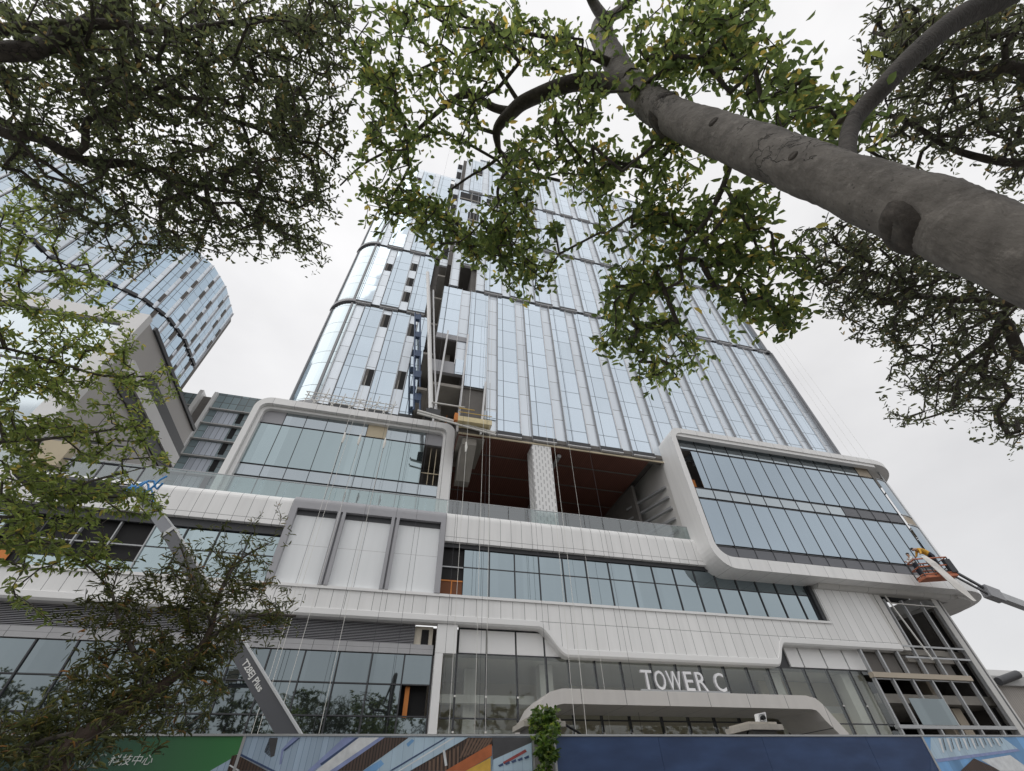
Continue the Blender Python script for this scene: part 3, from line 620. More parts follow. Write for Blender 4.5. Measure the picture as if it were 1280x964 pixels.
# canopy
Yc = 21.2
def canopy(o):  # outline offset inwards by o
    zt_, xl, xr = Z(.186,Yc)-o, X(.372,Yc), X(.976,Yc)
    L = [(X(.285,Yc)+o*1.05, 0.0), (X(.305,Yc)+o*1.02, Z(.118,Yc)), (X(.318,Yc)+o, Z(.147,Yc)-o*.35), (X(.331,Yc)+o*.85, Z(.166,Yc)-o*.6), (X(.35,Yc)+o*.5, Z(.180,Yc)-o*.85), (xl+.1, zt_)]
    Rr = [(xr-.1, zt_), (X(.995,Yc)-o*.45, Z(.1815,Yc)-o*.9), (X(1.01,Yc)-o*.8, Z(.169,Yc)-o*.65), (X(1.022,Yc)-o*.95, Z(.150,Yc)-o*.4), (X(1.045,Yc)-o*1.05, Z(.118,Yc)), (X(1.12,Yc)-o*1.1, 0.0)]
    return L+Rr
o1, o2 = canopy(0), canopy(.54)
b = MB(); n = len(o1)
for i in range(n-1):
    a0, a1, c0, c1 = o1[i], o1[i+1], o2[i], o2[i+1]
    P3 = lambda q, y: (q[0], y, q[1])
    b.quad(P3(a0,Yc),P3(c0,Yc),P3(c1,Yc),P3(a1,Yc)); b.quad(P3(a1,23.95),P3(c1,23.95),P3(c0,23.95),P3(a0,23.95))
    b.quad(P3(a0,Yc),P3(a1,Yc),P3(a1,23.95),P3(a0,23.95)); b.quad(P3(c1,Yc),P3(c0,Yc),P3(c0,23.95),P3(c1,23.95))
    if i == n//2-1: pass
b.build('entrance_canopy', gridmat('canopy_cladding', (.60,.575,.545), 2.1, 0, .025, line=(.12,.12,.12), rough=.4, tint=.03, x0=.4), TW)
# unfinished right-hand end
xE0, xE1 = X(1.2,YP), 38.9
b = MB()
b.box(xE0+.1, 39.2, 31, 31.2, 0, Z(.436,YP), 0)
for zz in (5.9, 8.35): b.box(xE0+.65, 38.6, YP+.9, 31, zz, zz+.45, 1)
b.box(xE0,X(1.525,YP),YP-.05,YP+.25,Z(.2285,YP),Z(.2395,YP),2); b.box(xE0+.1,X(1.52,YP),YP+.1,YP+.2,Z(.2255,YP),Z(.228,YP),3)
b.box(X(1.35,YP),X(1.52,YP),YP+.45,YP+.8,Z(.288,YP),Z(.302,YP),1); b.box(X(1.36,YP),X(1.52,YP),YP+.3,YP+.6,Z(.27,YP),Z(.279,YP),1)
for (u0,u1) in ((1.475,1.50),): b.box(X(u0,YP),X(u1,YP),YP+2,YP+2.6,0,Z(.43,YP),2)
b.box(33.6,34.6,YP+2.2,YP+2.8,Z(.303,YP),10.6,2); b.box(34.8,35.5,YP+1.5,YP+2.1,.1,5.8,2)
for i in range(5): b.box(X(1.215+.06*i,YP)+.05,X(1.215+.06*i,YP)+1.3,YP+.5,YP+.55,Z(.2405,YP),Z(.286,YP),4)
b.build('unfinished_bay', [M['black'], M['conc'], M['beige'], M['steel'], M['conc_dark']], TW)
for i, u in enumerate((1.205,1.262,1.325,1.388,1.452,1.522,1.572)):
    top_ = Z(.29,YP) if i < 3 else Z(.425,YP)
    b = MB(); b.box(X(u,YP)-.06,X(u,YP)+.06,YP+.05,YP+.25,0,top_); b.build('steel_post', M['steel'], TW)
b = MB()
for (v) in (.302,.276): b.box(X(1.345,YP),X(1.57,YP),YP+.03,YP+.1,Z(v,YP),Z(v,YP)+.1)
b.box(xE0,X(1.57,YP),YP+.02,YP+.3,Z(.128,YP),Z(.135,YP))
b.build('steel_rail', M['steel'], TW)
b = MB(); b.box(X(1.337,YP),X(1.352,YP),YP+.02,YP+.3,Z(.294,YP),Z(.436,YP)); b.box(X(1.357,YP),X(1.378,YP),YP+.05,YP+.3,Z(.294,YP),Z(.436,YP)); b.build('cladding_edge', M['alu_grey'], TW)
b = MB()
for i in range(9): x = X(1.41,YP)+i*.5; b.beam((x,YP-.05,Z(.434,YP)),(x,YP-.05,Z(.412,YP)),.05,.05)
b.beam((X(1.40,YP),YP-.05,Z(.413,YP)),(X(1.57,YP),YP-.05,Z(.413,YP)),.06,.06); b.beam((X(1.39,YP),YP-.1,Z(.432,YP)),(X(1.372,YP)+1.2,YP-.1,Z(.272,YP)),.07,.07)
b.build('hanger_rack', M['steel_white'], TW)
b = MB(); b.box(X(1.27,YP)+.08,X(1.388,YP)-.08,YP+.0,YP+.03,Z(.135,YP),Z(.187,YP)); b.build('loose_pane', M['ground_glass'], TW)
b = MB()   # rounded corner of the podium wall, in upright strips
cx_, cy_, R = 36.9, 26.2, 2.68
aa = [-90+6*i for i in range(16)]
for i in range(15):
    mi = [0,0,1,0,0,2,0,1,0,0,2,0,0,1,0][i]; p, q = [(cx_+R*math.cos(math.radians(a)), cy_+R*math.sin(math.radians(a))) for a in (aa[i],aa[i+1])]
    b.quad((p[0],p[1],0),(q[0],q[1],0),(q[0],q[1],Z(.436,YP)),(p[0],p[1],Z(.436,YP)),mi)
b.build('corner_cladding', [M['alu_grey'], M['dark'], M['fin_light']], TW)
b = MB(); b.box(-22,36.8,42,42.3,0,13.5); b.box(38.8,39.45,25.9,42,0,Z(.436,YP)); b.build('wall', M['conc_dark'], TW)
# ================================================================== the neighbouring tower on the left
LT = empty('neighbour_tower', (-48, 55, 0), 'rounded blue glass tower with dark open windows at far left, half hidden by leaves', 'tower')
M['fin_soft'] = mat('fin_soft', (.5,.5,.52), .45, noise=.05)
plan = [(-39.3,64),(-39.5,57.5),(-40.8,53.4),(-43.4,50.4),(-48,48.2),(-53.6,45.8),(-54.8,43.2),(-56,40.9),(-58.5,39.6),(-64,37.5),(-72,36)]
b = MB(); b.prismZ([(p[0]-.35,p[1]+.35) for p in plan]+[(-72,66),(-40,66)], 0, 74.6); b.build('wall', M['conc_dark'], LT)
def offs(p, q, d):
    e = Vector((q[0]-p[0], q[1]-p[1])); n = Vector((-e.y, e.x)).normalized()
    if n.dot(Vector((-p[0],-p[1]))) < 0: n = -n
    return n*d
zt_ = [(18,30.6),(31.2,44.6),(45.2,58.6),(59.2,74.8)]
for t, (z0, z1) in enumerate(zt_):
    for i in range(len(plan)-1):
        p, q = Vector(plan[i]), Vector(plan[i+1]); L = (q-p).length; nb = max(1, round(L/2.3)); d = offs(p, q, .02)
        if t < 2 and i > 4: continue
        for k in range(nb):
            sh = .18 if t % 2 else 0
            a = p+(q-p)*((k+.02)/nb); c = p+(q-p)*((k+.70)/nb); e = p+(q-p)*((k+.98)/nb)
            if sh: a, c, e = p+(q-p)*((k+.30)/nb), p+(q-p)*((k+.98)/nb), p+(q-p)*((k+.02)/nb)
            b = MB(); b.quad((a.x+d.x,a.y+d.y,z0),(c.x+d.x,c.y+d.y,z0),(c.x+d.x,c.y+d.y,z1),(a.x+d.x,a.y+d.y,z1))
            o = b.build('glass_bay', M['side_glass'] if i < 4 else GL, LT)
            d2 = d*16; l = MB(); l.prismZ([(a.x,a.y),(c.x,c.y),(c.x+d2.x,c.y+d2.y),(a.x+d2.x,a.y+d2.y)], z0-.55, z0-.02); l.build('ledge', M['dark'], o)
            c1, e1 = (c, e) if not sh else (e, a)
            b = MB(); d3 = d*.6
            b.quad((c1.x+d3.x,c1.y+d3.y,z0-.3),(e1.x+d3.x,e1.y+d3.y,z0-.3),(e1.x+d3.x,e1.y+d3.y,z1),(c1.x+d3.x,c1.y+d3.y,z1))
            d4 = d*9; ev = (e1-c1).normalized()*.10
            b.prismZ([(c1.x,c1.y),(c1.x+ev.x,c1.y+ev.y),(c1.x+ev.x+d4.x,c1.y+ev.y+d4.y),(c1.x+d4.x,c1.y+d4.y)], z0-.3, z1, 1)
            o = b.build('fin_panel', [M['strip'], M['fin_soft']], LT)
            if i < 3 and t >= 1:
                d5 = d*3
                for zz in [(z0+1.2+3.4*j, z0+3.2+3.4*j) for j in range(4) if (j*2+k+i*3+t) % 3]:
                    v = MB(); v.quad((c1.x+d5.x-.0,c1.y+d5.y,zz[0]),(e1.x+d5.x,e1.y+d5.y,zz[0]),(e1.x+d5.x,e1.y+d5.y,zz[1]),(c1.x+d5.x,c1.y+d5.y,zz[1]))
                    v.build('open_vent', M['conc_dark'], o)
# its podium wing: white frame end with dark slots
WG = empty('podium_wing', (-30, 38, 0), 'grey-white block end with two long dark slots, below the rounded tower at left', 'building wing')
b = MB(); b.box(-46, -24, 30.2, 45.5, 0, 33.0); b.build('wall', mat('wing_cladding', (.50,.48,.46), .5, noise=.08, nscale=.4), WG)
b = MB(); b.box(-46, -24.4, 29.6, 30.19, 32.0, 33.3); b.box(-25.2,-23.9,29.5,30.195,14,33.3); b.build('box_frame', M['alu_plain'], WG)
b = MB(); b.box(-46,-25.3,29.9,30.19,14,31.9); b.build('window', M['pane_spandrel'], WG)
for zz in (17.0, 26.5): 
    b = MB(); b.box(-46,-25.3,29.86,29.89,zz,zz+.2); b.build('mullion', M['dark'], WG)
b = MB(); b.box(-24, -23.85, 34.5, 45.6, 29.6, 30.9); b.box(-24,-23.8,31,45.6,33.003,33.4,1); b.build('slot_window', [M['dark'], M['dark']], WG)
b = MB(); b.box(-24.003, -23.85, 31.5, 45.6, 27.0, 28.2); b.build('slot_window', M['dark'], WG)
b = MB(); b.box(-24, -23.7, 31.5, 45.6, 28.25, 29.55); b.build('cladding_band', M['alu_plain'], WG)
for yy in (33.5, 39.0):
    b = MB(); b.box(-24.0,-23.985,yy,yy+.05,12,26.9); b.build('joint', M['dark'], WG)
# apartment block far behind the podium
AB = empty('apartment_block', (-36, 72, 0), 'grey-green apartment block with balconies and white fin walls, seen between the two towers', 'apartment block')
YB = 70.0; zr = Z(.806,YB)
M['ab_wall'] = gridmat('ab_glazing', (.24,.31,.33), 1.3, 1.67, .12, line=(.13,.14,.14), rough=.25, tint=.25, streak=.1)
M['ab_light'] = gridmat('ab_curtain', (.52,.56,.63), .85, 0, .1, line=(.25,.28,.33), tint=.15, rough=.4) if 1 else mat('x', (.62,.66,.72), .4, noise=.2, nscale=1.3)
b = MB(); b.box(-44, X(-.558,YB), YB, YB+12, 0, zr); b.box(X(-.522,YB), -26, YB+.0, YB+12, 0, zr+1); b.build('wall', M['ab_wall'], AB)
for (ua, ub, yo) in ((-.562,-.553,-1.8),(-.527,-.519,-1.8)):
    b = MB(); b.box(X(ua,YB), X(ub,YB), YB+yo*.35, YB+3, 0, zr+.6); b.build('fin_wall', M['alu_plain'], AB)
b = MB(); b.box(X(-.553,YB)+.01,X(-.527,YB)-.01,YB+.4,YB+3,0,zr); b.build('wall', M['conc_dark'], AB)
for k in range(9):
    z = zr-3.0-k*3.35
    b = MB(); b.box(X(-.519,YB)+.02, -27, YB-.55, YB+.2, z-.10, z+.06); b.build('balcony', M['alu_grey'], AB)
    b = MB(); b.box(X(-.50,YB), X(-.452,YB), YB-.06, YB-.005, z-2.9, z-.3); b.build('window', M['ab_light'], AB)
    b = MB(); b.box(X(-.448,YB), X(-.436,YB), YB-.08, YB-.005, z-2.4, z-.2); b.build('window', M['black'], AB)
    b = MB(); b.box(-43.5, X(-.563,YB)-.01, YB-.5, YB+.2, z-.10, z+.06); b.build('balcony', M['alu_grey'], AB)
    b = MB(); b.box(-41.6, -40.4, YB-.08, YB-.005, z-2.2, z-.3); b.build('window', M['black'], AB)
b = MB(); b.box(X(-.50,YB), -27, YB-.5, YB-.1, zr-33.5, zr-30.6); b.build('balcony', mat('brick_red', (.36,.15,.09), .8, noise=.3), AB)
b = MB(); b.beam((-41.5,64.5,zr-30.0),(-27,64.5,zr-30.4),.9,.5); b.build('beam', M['dark'], AB)
# low grey shed past the right-hand corner
SH = empty('storage_shed', (112, 68, 0), 'low grey shed roof with a dark rolled edge past the right corner of the podium', 'shed')
YS = 66.0
q0, q1, q2, q3 = atY(1236,858,YS), atY(1300,812,YS), atY(1330,800,YS), atY(1236,900,YS)
b = MB(); b.box(q0.x, q0.x+40, YS+.3, YS+24, 0, atY(1268,858,YS).z); b.build('wall', gridmat('shed_ribs', (.36,.33,.30), .5, 0, .1, line=(.2,.19,.18), rough=.6), SH)
zz = atY(1268,858,YS).z
b = MB(); b.prismX([(YS-.5,zz+.003),(YS-.5,zz+1.4),(YS+3,zz+3.2),(YS+12,zz+4.5),(YS+24,zz+1.4),(YS+24,zz+.003)], q0.x-.5, q0.x+41); b.build('roof', mat('shed_roof', (.42,.42,.41), .6), SH)
b = MB(); b.tube([atY(1248,852,YS-1), atY(1272,843,YS-1)], .62, 12); b.build('ridge_roll', M['dark'], SH)

# ================================================================== sign letters on the canopy
SG = empty('tower_sign', (X(.67,Yc), Yc+.25, Z(.187,Yc)), 'raised white letters reading TOWER C standing on the entrance canopy', 'sign')
M['letter'] = mat('white_letter', (.85,.85,.86), .4, noise=.04)
M['letter_side'] = mat('letter_side', (.45,.45,.47), .4, noise=.04)
def text_mesh(ch, size, ext, offset=0.0, shear=0.0):
    cu = bpy.data.curves.new('text', 'FONT'); cu.body = ch; cu.size = size; cu.extrude = ext; cu.offset = offset; cu.shear = shear; cu.resolution_u = 3
    ob = bpy.data.objects.new('text', cu); COL.objects.link(ob); dg = bpy.context.evaluated_depsgraph_get(); dg.update()
    me = bpy.data.meshes.new_from_object(ob.evaluated_get(dg)); bpy.data.objects.remove(ob); bpy.data.curves.remove(cu)
    return me
def put_text(ch, name, size, ext, mats, parent, xform, offset=0.0, sx=1.0, shear=0.0):
    """xform maps (x along, y up, z out of the face) in metres to world"""
    me = text_mesh(ch, size, ext, offset, shear)
    vs = [v.co.copy() for v in me.vertices]; b = MB(); b.add([xform(v.x*sx, v.y, v.z) for v in vs], [tuple(p.vertices) for p in me.polygons])
    if len(mats) > 1:
        for i, p in enumerate(me.polygons): b.m[i] = 0 if p.normal.z > .9 else 1
    bpy.data.meshes.remove(me)
    return b.build(name, mats, parent)
def fit_text(ch, name, width, height, ext, mats, parent, xform, offset=0.0, shear=0.0):
    me = text_mesh(ch, 1, 0, 0, shear); xs_ = [v.co.x for v in me.vertices]; ys_ = [v.co.y for v in me.vertices]; bpy.data.meshes.remove(me)
    kx = width/(max(xs_)-min(xs_)); ky = height/(max(ys_)-min(ys_)); x_, y_ = min(xs_), min(ys_)
    return put_text(ch, name, 1, ext, mats, parent, lambda x, y, z: xform((x-x_)*kx, (y-y_)*ky, z), offset, 1.0, shear)
zb_ = Z(.1905,Yc); hcap = (.2265-.1905)*Yc
lets = [('T',.5665,.5925),('O',.598,.624),('W',.628,.664),('E',.672,.693),('R',.701,.727),('C',.748,.774)]
for ch, ua, ub in lets:
    me = text_mesh(ch, 1, 0); xs_ = [v.co.x for v in me.vertices]; ys_ = [v.co.y for v in me.vertices]; bpy.data.meshes.remove(me)
    xa_, xb_, ya_, yb_ = min(xs_), max(xs_), min(ys_), max(ys_); kx = (ub-ua)*Yc/(xb_-xa_); kz = hcap/(yb_-ya_)
    put_text(ch, 'letter', 1, .06, [M['letter'], M['letter_side']], SG, lambda x, y, z: (X(ua,Yc)+(x-xa_)*kx, Yc+.3-z, zb_+(y-ya_)*kz), offset=.004)
b = MB(); b.box(X(.56,Yc), X(.78,Yc), Yc+.26, Yc+.34, Z(.1865,Yc), zb_+.02); b.build('base_rail', M['steel'], SG)

# ================================================================== hoarding along the pavement
HA = math.atan2(8.53-9.26, 13.4+4.86)
H0 = Vector((-4.86, 9.26, 0)); HD = Vector((math.cos(HA), math.sin(HA), 0)); HN = Vector((HD.y, -HD.x, 0)); HZ = 2.574
def hs(px, py):               # where a line of sight meets the hoarding: metres along it, and height
    d = ray(px, py); den = d[0]*HN.x+d[1]*HN.y; k = (H0.x*HN.x+H0.y*HN.y)/den
    P = Vector((d[0]*k, d[1]*k, 0)); return (P-Vector((H0.x,H0.y,0))).dot(HD), EYE+d[2]*k
def hp(s, z, out=0.0): q = H0+HD*s+HN*out; return (q.x, q.y, z)
HO = empty('site_hoarding', hp(8, 0), 'site hoarding along the pavement with green, pictured and dark blue panels', 'hoarding')
def hpanel(name, pa, pb, m, th=.04):
    s0, s1 = hs(pa,940)[0], hs(pb,940)[0]; b = MB()
    b.add([hp(s0,.13,0),hp(s1,.13,0),hp(s1,HZ,0),hp(s0,HZ,0),hp(s0,.13,-th),hp(s1,.13,-th),hp(s1,HZ,-th),hp(s0,HZ,-th)],[(0,1,2,3),(5,4,7,6),(3,2,6,7),(4,0,3,7),(1,5,6,2)])
    return b.build(name, m, HO)
def greenmat():
    m, t, b = newmat('green_print'); b.inputs['Roughness'].default_value = .35
    g = t.node('ShaderNodeNewGeometry'); s = t.node('ShaderNodeSeparateXYZ'); t.link(g.outputs['Position'], s.inputs[0])
    r = t.node('ShaderNodeMapRange'); r.inputs['From Min'].default_value = -3.75; r.inputs['From Max'].default_value = -1.75; t.link(s.outputs['X'], r.inputs['Value'])
    t.link(t.mix(r.outputs[0], (.010,.038,.034), (.055,.21,.075)), b.inputs['Base Color']); return m
def bluemat():
    m, t, b = newmat('blue_sheet'); b.inputs['Roughness'].default_value = .42
    g = t.node('ShaderNodeNewGeometry'); s = t.node('ShaderNodeVectorMath', operation='MULTIPLY'); s.inputs[1].default_value = (1.2,1.2,4); t.link(g.outputs['Position'], s.inputs[0])
    n = t.node('ShaderNodeTexNoise', i_Scale=1.2, i_Detail=6.0); t.link(s.outputs[0], n.inputs['Vector'])
    r = t.node('ShaderNodeValToRGB'); r.color_ramp.elements[0].position = .35; r.color_ramp.elements[0].color = (.019,.043,.115,1); r.color_ramp.elements[1].position = .8; r.color_ramp.elements[1].color = (.038,.078,.19,1); t.link(n.outputs['Fac'], r.inputs[0])
    t.link(r.outputs[0], b.inputs['Base Color'])
    n2 = t.node('ShaderNodeTexNoise', i_Scale=1.0); t.link(g.outputs['Position'], n2.inputs['Vector']); bp = t.node('ShaderNodeBump', i_Strength=.25, i_Distance=.05); t.link(n2.outputs['Fac'], bp.inputs['Height']); t.link(bp.outputs[0], b.inputs['Normal'])
    return m
def flat(name, c, r=.4): return mat(name, c, r, noise=.35, nscale=9)
GP = hpanel('green_panel', -150, 300, greenmat())
PPc = [gridmat('print_ice',(.34,.44,.56),.085,0,.006,line=(.16,.22,.34),rough=.35,tint=.12,streak=.25), flat('print_navy',(.04,.07,.16)), gridmat('print_brown',(.075,.045,.034),.045,0,.016,line=(.02,.014,.012),rough=.35,tint=.15,streak=.2), flat('print_lilac',(.25,.30,.52)), flat('print_white',(.66,.68,.70)), gridmat('print_sky',(.16,.34,.60),.3,0,.004,line=(.3,.45,.65),rough=.35,tint=.2,streak=.45), gridmat('print_pale',(.42,.55,.66),.16,0,.005,line=(.22,.32,.45),rough=.35,tint=.1,streak=.3), flat('print_orange',(.42,.12,.04)), flat('print_gold',(.62,.38,.06)), flat('print_grey',(.06,.06,.065)), flat('print_red',(.30,.06,.06)), flat('print_slat',(.16,.10,.07))]
PP = hpanel('picture_panel', 300.2, 666, PPc[0])
def art(polys, parent, name='print'):
    b = MB()
    for k, (mi, pts) in enumerate(polys):
        b.poly([hp(*hs(x, y), .003+.0012*k) for x, y in pts], mi)
    return b.build(name, PPc, parent)
art([(0,[(262,964),(336,921.6),(340,964)])], PP)
art([(4,[(297,943),(341,964),(335,964),(292,945)]),(1,[(300,941.5),(345,964),(339,964),(297,943)]),(2,[(290,945),(296,943.5),(334,964),(284,964)]),(4,[(286,957),(288,956),(300,963),(297,964)])], PP)
art([(9,[(337,922.5),(347.5,922.5),(343,945),(338,947),(330,940)]),(3,[(366,922),(374,922),(354,940),(352,955),(349,956),(352,937)]),(1,[(374,922),(375,923),(356,939),(354,938)])], PP)
art([(3,[(430,922),(447,922),(400,958),(392,964),(384,964)]),(1,[(445,922),(449,922),(402,957),(400,955)]),(4,[(449,922),(474,922),(412,964),(394,964)]),(3,[(474,922),(481,922),(421,964),(412,964)]),(2,[(481,922),(511,922),(453,964),(421,964)])], PP)
art([(11,[(482+i*2.2-1.1*i,922+i*1.6),(485+i*2.2-1.1*i,922+i*1.6),(478-i*3.3+9*i*0+8,932+i*1.7),(475-i*3.3+8,932+i*1.7)]) for i in range(0)]+[(4,[(474,929),(477,927),(484,938),(481,940)]),(4,[(446,949),(449,947),(456,958),(453,960)]),(6,[(511,922),(560,922),(489,964),(453,964)]),(5,[(453,964),(476,950),(480,955),(470,964)]),(5,[(508,930),(515,924),(518,926),(510,934)]),(1,[(556,922.5),(559,922.5),(490,963.5),(487,963.5)]),(6,[(560,922),(585,922),(512,964),(491,964)]),(4,[(566,922),(569,922),(500,964),(497,964)])], PP)
art([(2,[(585,922),(625,922),(613,935),(556,964),(512,964)])]+[(11,[(585+4.6*i-1.2*(i-4 if i>4 else 0),923),(587.5+4.6*i-1.2*(i-4 if i>4 else 0),923),(576.5+4.6*i,948-3*i*.6),(574+4.6*i,948-3*i*.6)]) for i in range(8)]+[(11,[(536+5*i,952-2.6*i),(538.5+5*i,951-2.6*i),(538+5*i,964),(535.5+5*i,964)]) for i in range(8)]+[(4,[(553,938),(556,937),(559,957),(556,958)]),(7,[(556,964),(612,931),(614.5,931),(614.5,945),(582,964)]),(8,[(582,964),(613,947),(613,964)]),(9,[(615,922),(666,922),(663.5,929),(616,950)]),(6,[(616,950),(664,928.5),(665,964),(615,964)])]+[(10,[(628+7*i,953-4*i),(635+7*i,949-4*i),(637+7*i,952-4*i),(630+7*i,956-4*i)]) for i in range(4)]+[(1,[(622+8*i,957-2.4*i),(628+8*i,954-2.4*i),(629+8*i,957-2.4*i),(624+8*i,959-2.4*i)]) for i in range(5)], PP)
BP = []
bm_ = bluemat()
for a_, c_ in ((695,826),(826.3,958),(958.3,1090),(1090.3,1162)): BP.append(hpanel('blue_panel', a_, c_, bm_))
P2 = hpanel('picture_panel', 1162.3, 1420, PPc[5])
art([(6,[(1163,922),(1253,922),(1272,936),(1170,949),(1163,944)]),(3,[(1170,949),(1272,936),(1275,939),(1172,953)]),(1,[(1163,946),(1168,964),(1163,964)]),(2,[(1200,964),(1217,948),(1252,964)]),(4,[(1226,950),(1262,944),(1290,964),(1250,964)])]+[(4,[(1172+10*i,923),(1175+10*i,923),(1180+10*i,941-i*1.2),(1178+10*i,941-i*1.2)]) for i in range(8)]+[(9,[(1177+10*i,923),(1178+10*i,923),(1182+10*i,938-i*1.2),(1181+10*i,938-i*1.2)]) for i in range(8)], P2)
for pa in (300.1, 666.5, 694, 1162.1):
    s0 = hs(pa,940)[0]; b = MB(); b.add([hp(s0-.02,.13,.012),hp(s0+.02,.13,.012),hp(s0+.02,HZ,.012),hp(s0-.02,HZ,.012),hp(s0-.02,.13,-.05),hp(s0+.02,.13,-.05),hp(s0+.02,HZ,-.05),hp(s0-.02,HZ,-.05)],[(0,1,2,3),(5,4,7,6),(3,2,6,7),(4,0,3,7),(1,5,6,2)]); b.build('post', M['steel'], HO)
b = MB(); s0, s1 = hs(-150,940)[0], hs(1420,940)[0]
for (zz0, zz1, o) in ((HZ+.003, HZ+.03, .015),):
    b.add([hp(s0,zz0,o),hp(s1,zz0,o),hp(s1,zz1,o),hp(s0,zz1,o),hp(s0,zz0,-.05),hp(s1,zz0,-.05),hp(s1,zz1,-.05),hp(s0,zz1,-.05)],[(0,1,2,3),(5,4,7,6),(3,2,6,7),(0,4,5,1)])
b.build('top_rail', M['steel'], HO)
# lettering on the green panel
def hx(s0, z0): return lambda x, y, z: hp(s0+x, z0+y, .006+z)
mt = flat('print_lettering', (.62,.66,.64)); mt2 = flat('print_script', (.20,.24,.22))
s0, z0 = hs(134,957); s1, _ = hs(188,957); _, z1 = hs(160,943)
fit_text('科技中心', 'lettering', s1-s0, z1-z0, .001, [mt], GP, hx(s0, z0), offset=0, shear=.15)
s0, z0 = hs(88,961); s1, _ = hs(126,961); _, z1 = hs(100,942)
fit_text('NoC', 'lettering', s1-s0, z1-z0, .001, [mt2], GP, hx(s0, z0), shear=.3, offset=-.012)

# old gate pillars behind the hoarding
def pillar(label, pa, pb, ptop, pcap, Y):
    c = atY((pa+pb)/2, ptop, Y); w = (atY(pb, ptop, Y)-atY(pa, ptop, Y)).x; zcap = atY((pa+pb)/2, pcap, Y).z
    o = empty('gate_pillar', (c.x, Y+w/2, 0), label, 'gate pillar', 'gate pillars behind the hoarding')
    b = MB(); b.box(c.x-w*.36, c.x+w*.36, Y+.12, Y+w*.84, 0, zcap-.003); b.build('shaft', mat('pillar_render', (.20,.19,.175), .85, noise=.25, bump=.2), o)
    b = MB(); b.box(c.x-w/2, c.x+w/2, Y, Y+w, zcap, c.z); b.box(c.x-w*.42, c.x+w*.42, Y+.08, Y+w-.08, c.z+.002, c.z+.05); b.build('cap', mat('pillar_cap', (.44,.41,.36), .85, noise=.3, nscale=6, bump=.2), o)
    return o, c, w
pillar('gate pillar overgrown with green creeper, between the picture panel and the blue panels', 655, 707, 901, 908, 10.6)
p2, c2, w2 = pillar('bare gate pillar with a floodlight on its stone cap, behind the blue panels', 936, 978, 905, 912, 10.4)
FLD = empty('floodlight', (c2.x, 10.6, c2.z), 'small square white-framed floodlight tilted on the bare gate pillar', 'floodlight')
A = atY(947,892,10.5); Bq = atY(957,890,10.5); Cq = atY(959,903,10.5); Dq = atY(949,904,10.5)
n_ = (Bq-A).cross(Dq-A).normalized()
if n_.y > 0: n_ = -n_
b = MB(); b.add([A,Bq,Cq,Dq,A-n_*.12,Bq-n_*.12,Cq-n_*.12,Dq-n_*.12],[(0,1,2,3),(5,4,7,6),(0,4,5,1),(1,5,6,2),(2,6,7,3),(3,7,4,0)]); b.build('frame', M['alu_plain'], FLD)
cc = (A+Bq+Cq+Dq)/4; ux = (Bq-A)/2; uy = (A-Dq)/2
b = MB(); b.poly([cc+n_*.004+ux*.62*sx_+uy*.74*sy_ for sx_, sy_ in ((-1,-1),(1,-1),(1,1),(-1,1))]); b.build('face', M['dark'], FLD)
b = MB(); b.tube([cc+n_*.002, cc+n_*.06], .045, 10); b.build('lamp', M['black'], FLD)
b = MB(); b.poly([cc+n_*.008+ux*.5*sx_+uy*(.42+.16*sy_) for sx_, sy_ in ((-1,-1),(1,-1),(1,1),(-1,1))]); b.poly([cc+n_*.008+ux*.5*sx_+uy*(-.58+.12*sy_) for sx_, sy_ in ((-1,-1),(1,-1),(1,1),(-1,1))]); b.build('reflector', M['alu_plain'], FLD)
b = MB(); b.tube([cc-n_*.12, cc-n_*.18-Vector((0,0,.16)), (c2.x,10.62,c2.z)], .03, 6); b.build('bracket', M['dark'], FLD)
b = MB(); P0 = atY(706,906,10.65); P1 = atY(738,921,10.9); P2_ = atY(930,921,10.9); P3_ = atY(936,909,10.55)
pth = [P0, P0.lerp(P1,.5)-Vector((0,0,.02)), P1-Vector((0,0,.12)), P1.lerp(P2_,.5)-Vector((0,0,.35)), P2_-Vector((0,0,.1)), P3_]
b.tube(pth, .022, 6); tag(b.build('cable', M['black']), 'black cable strung between the two gate pillars', 'cable')
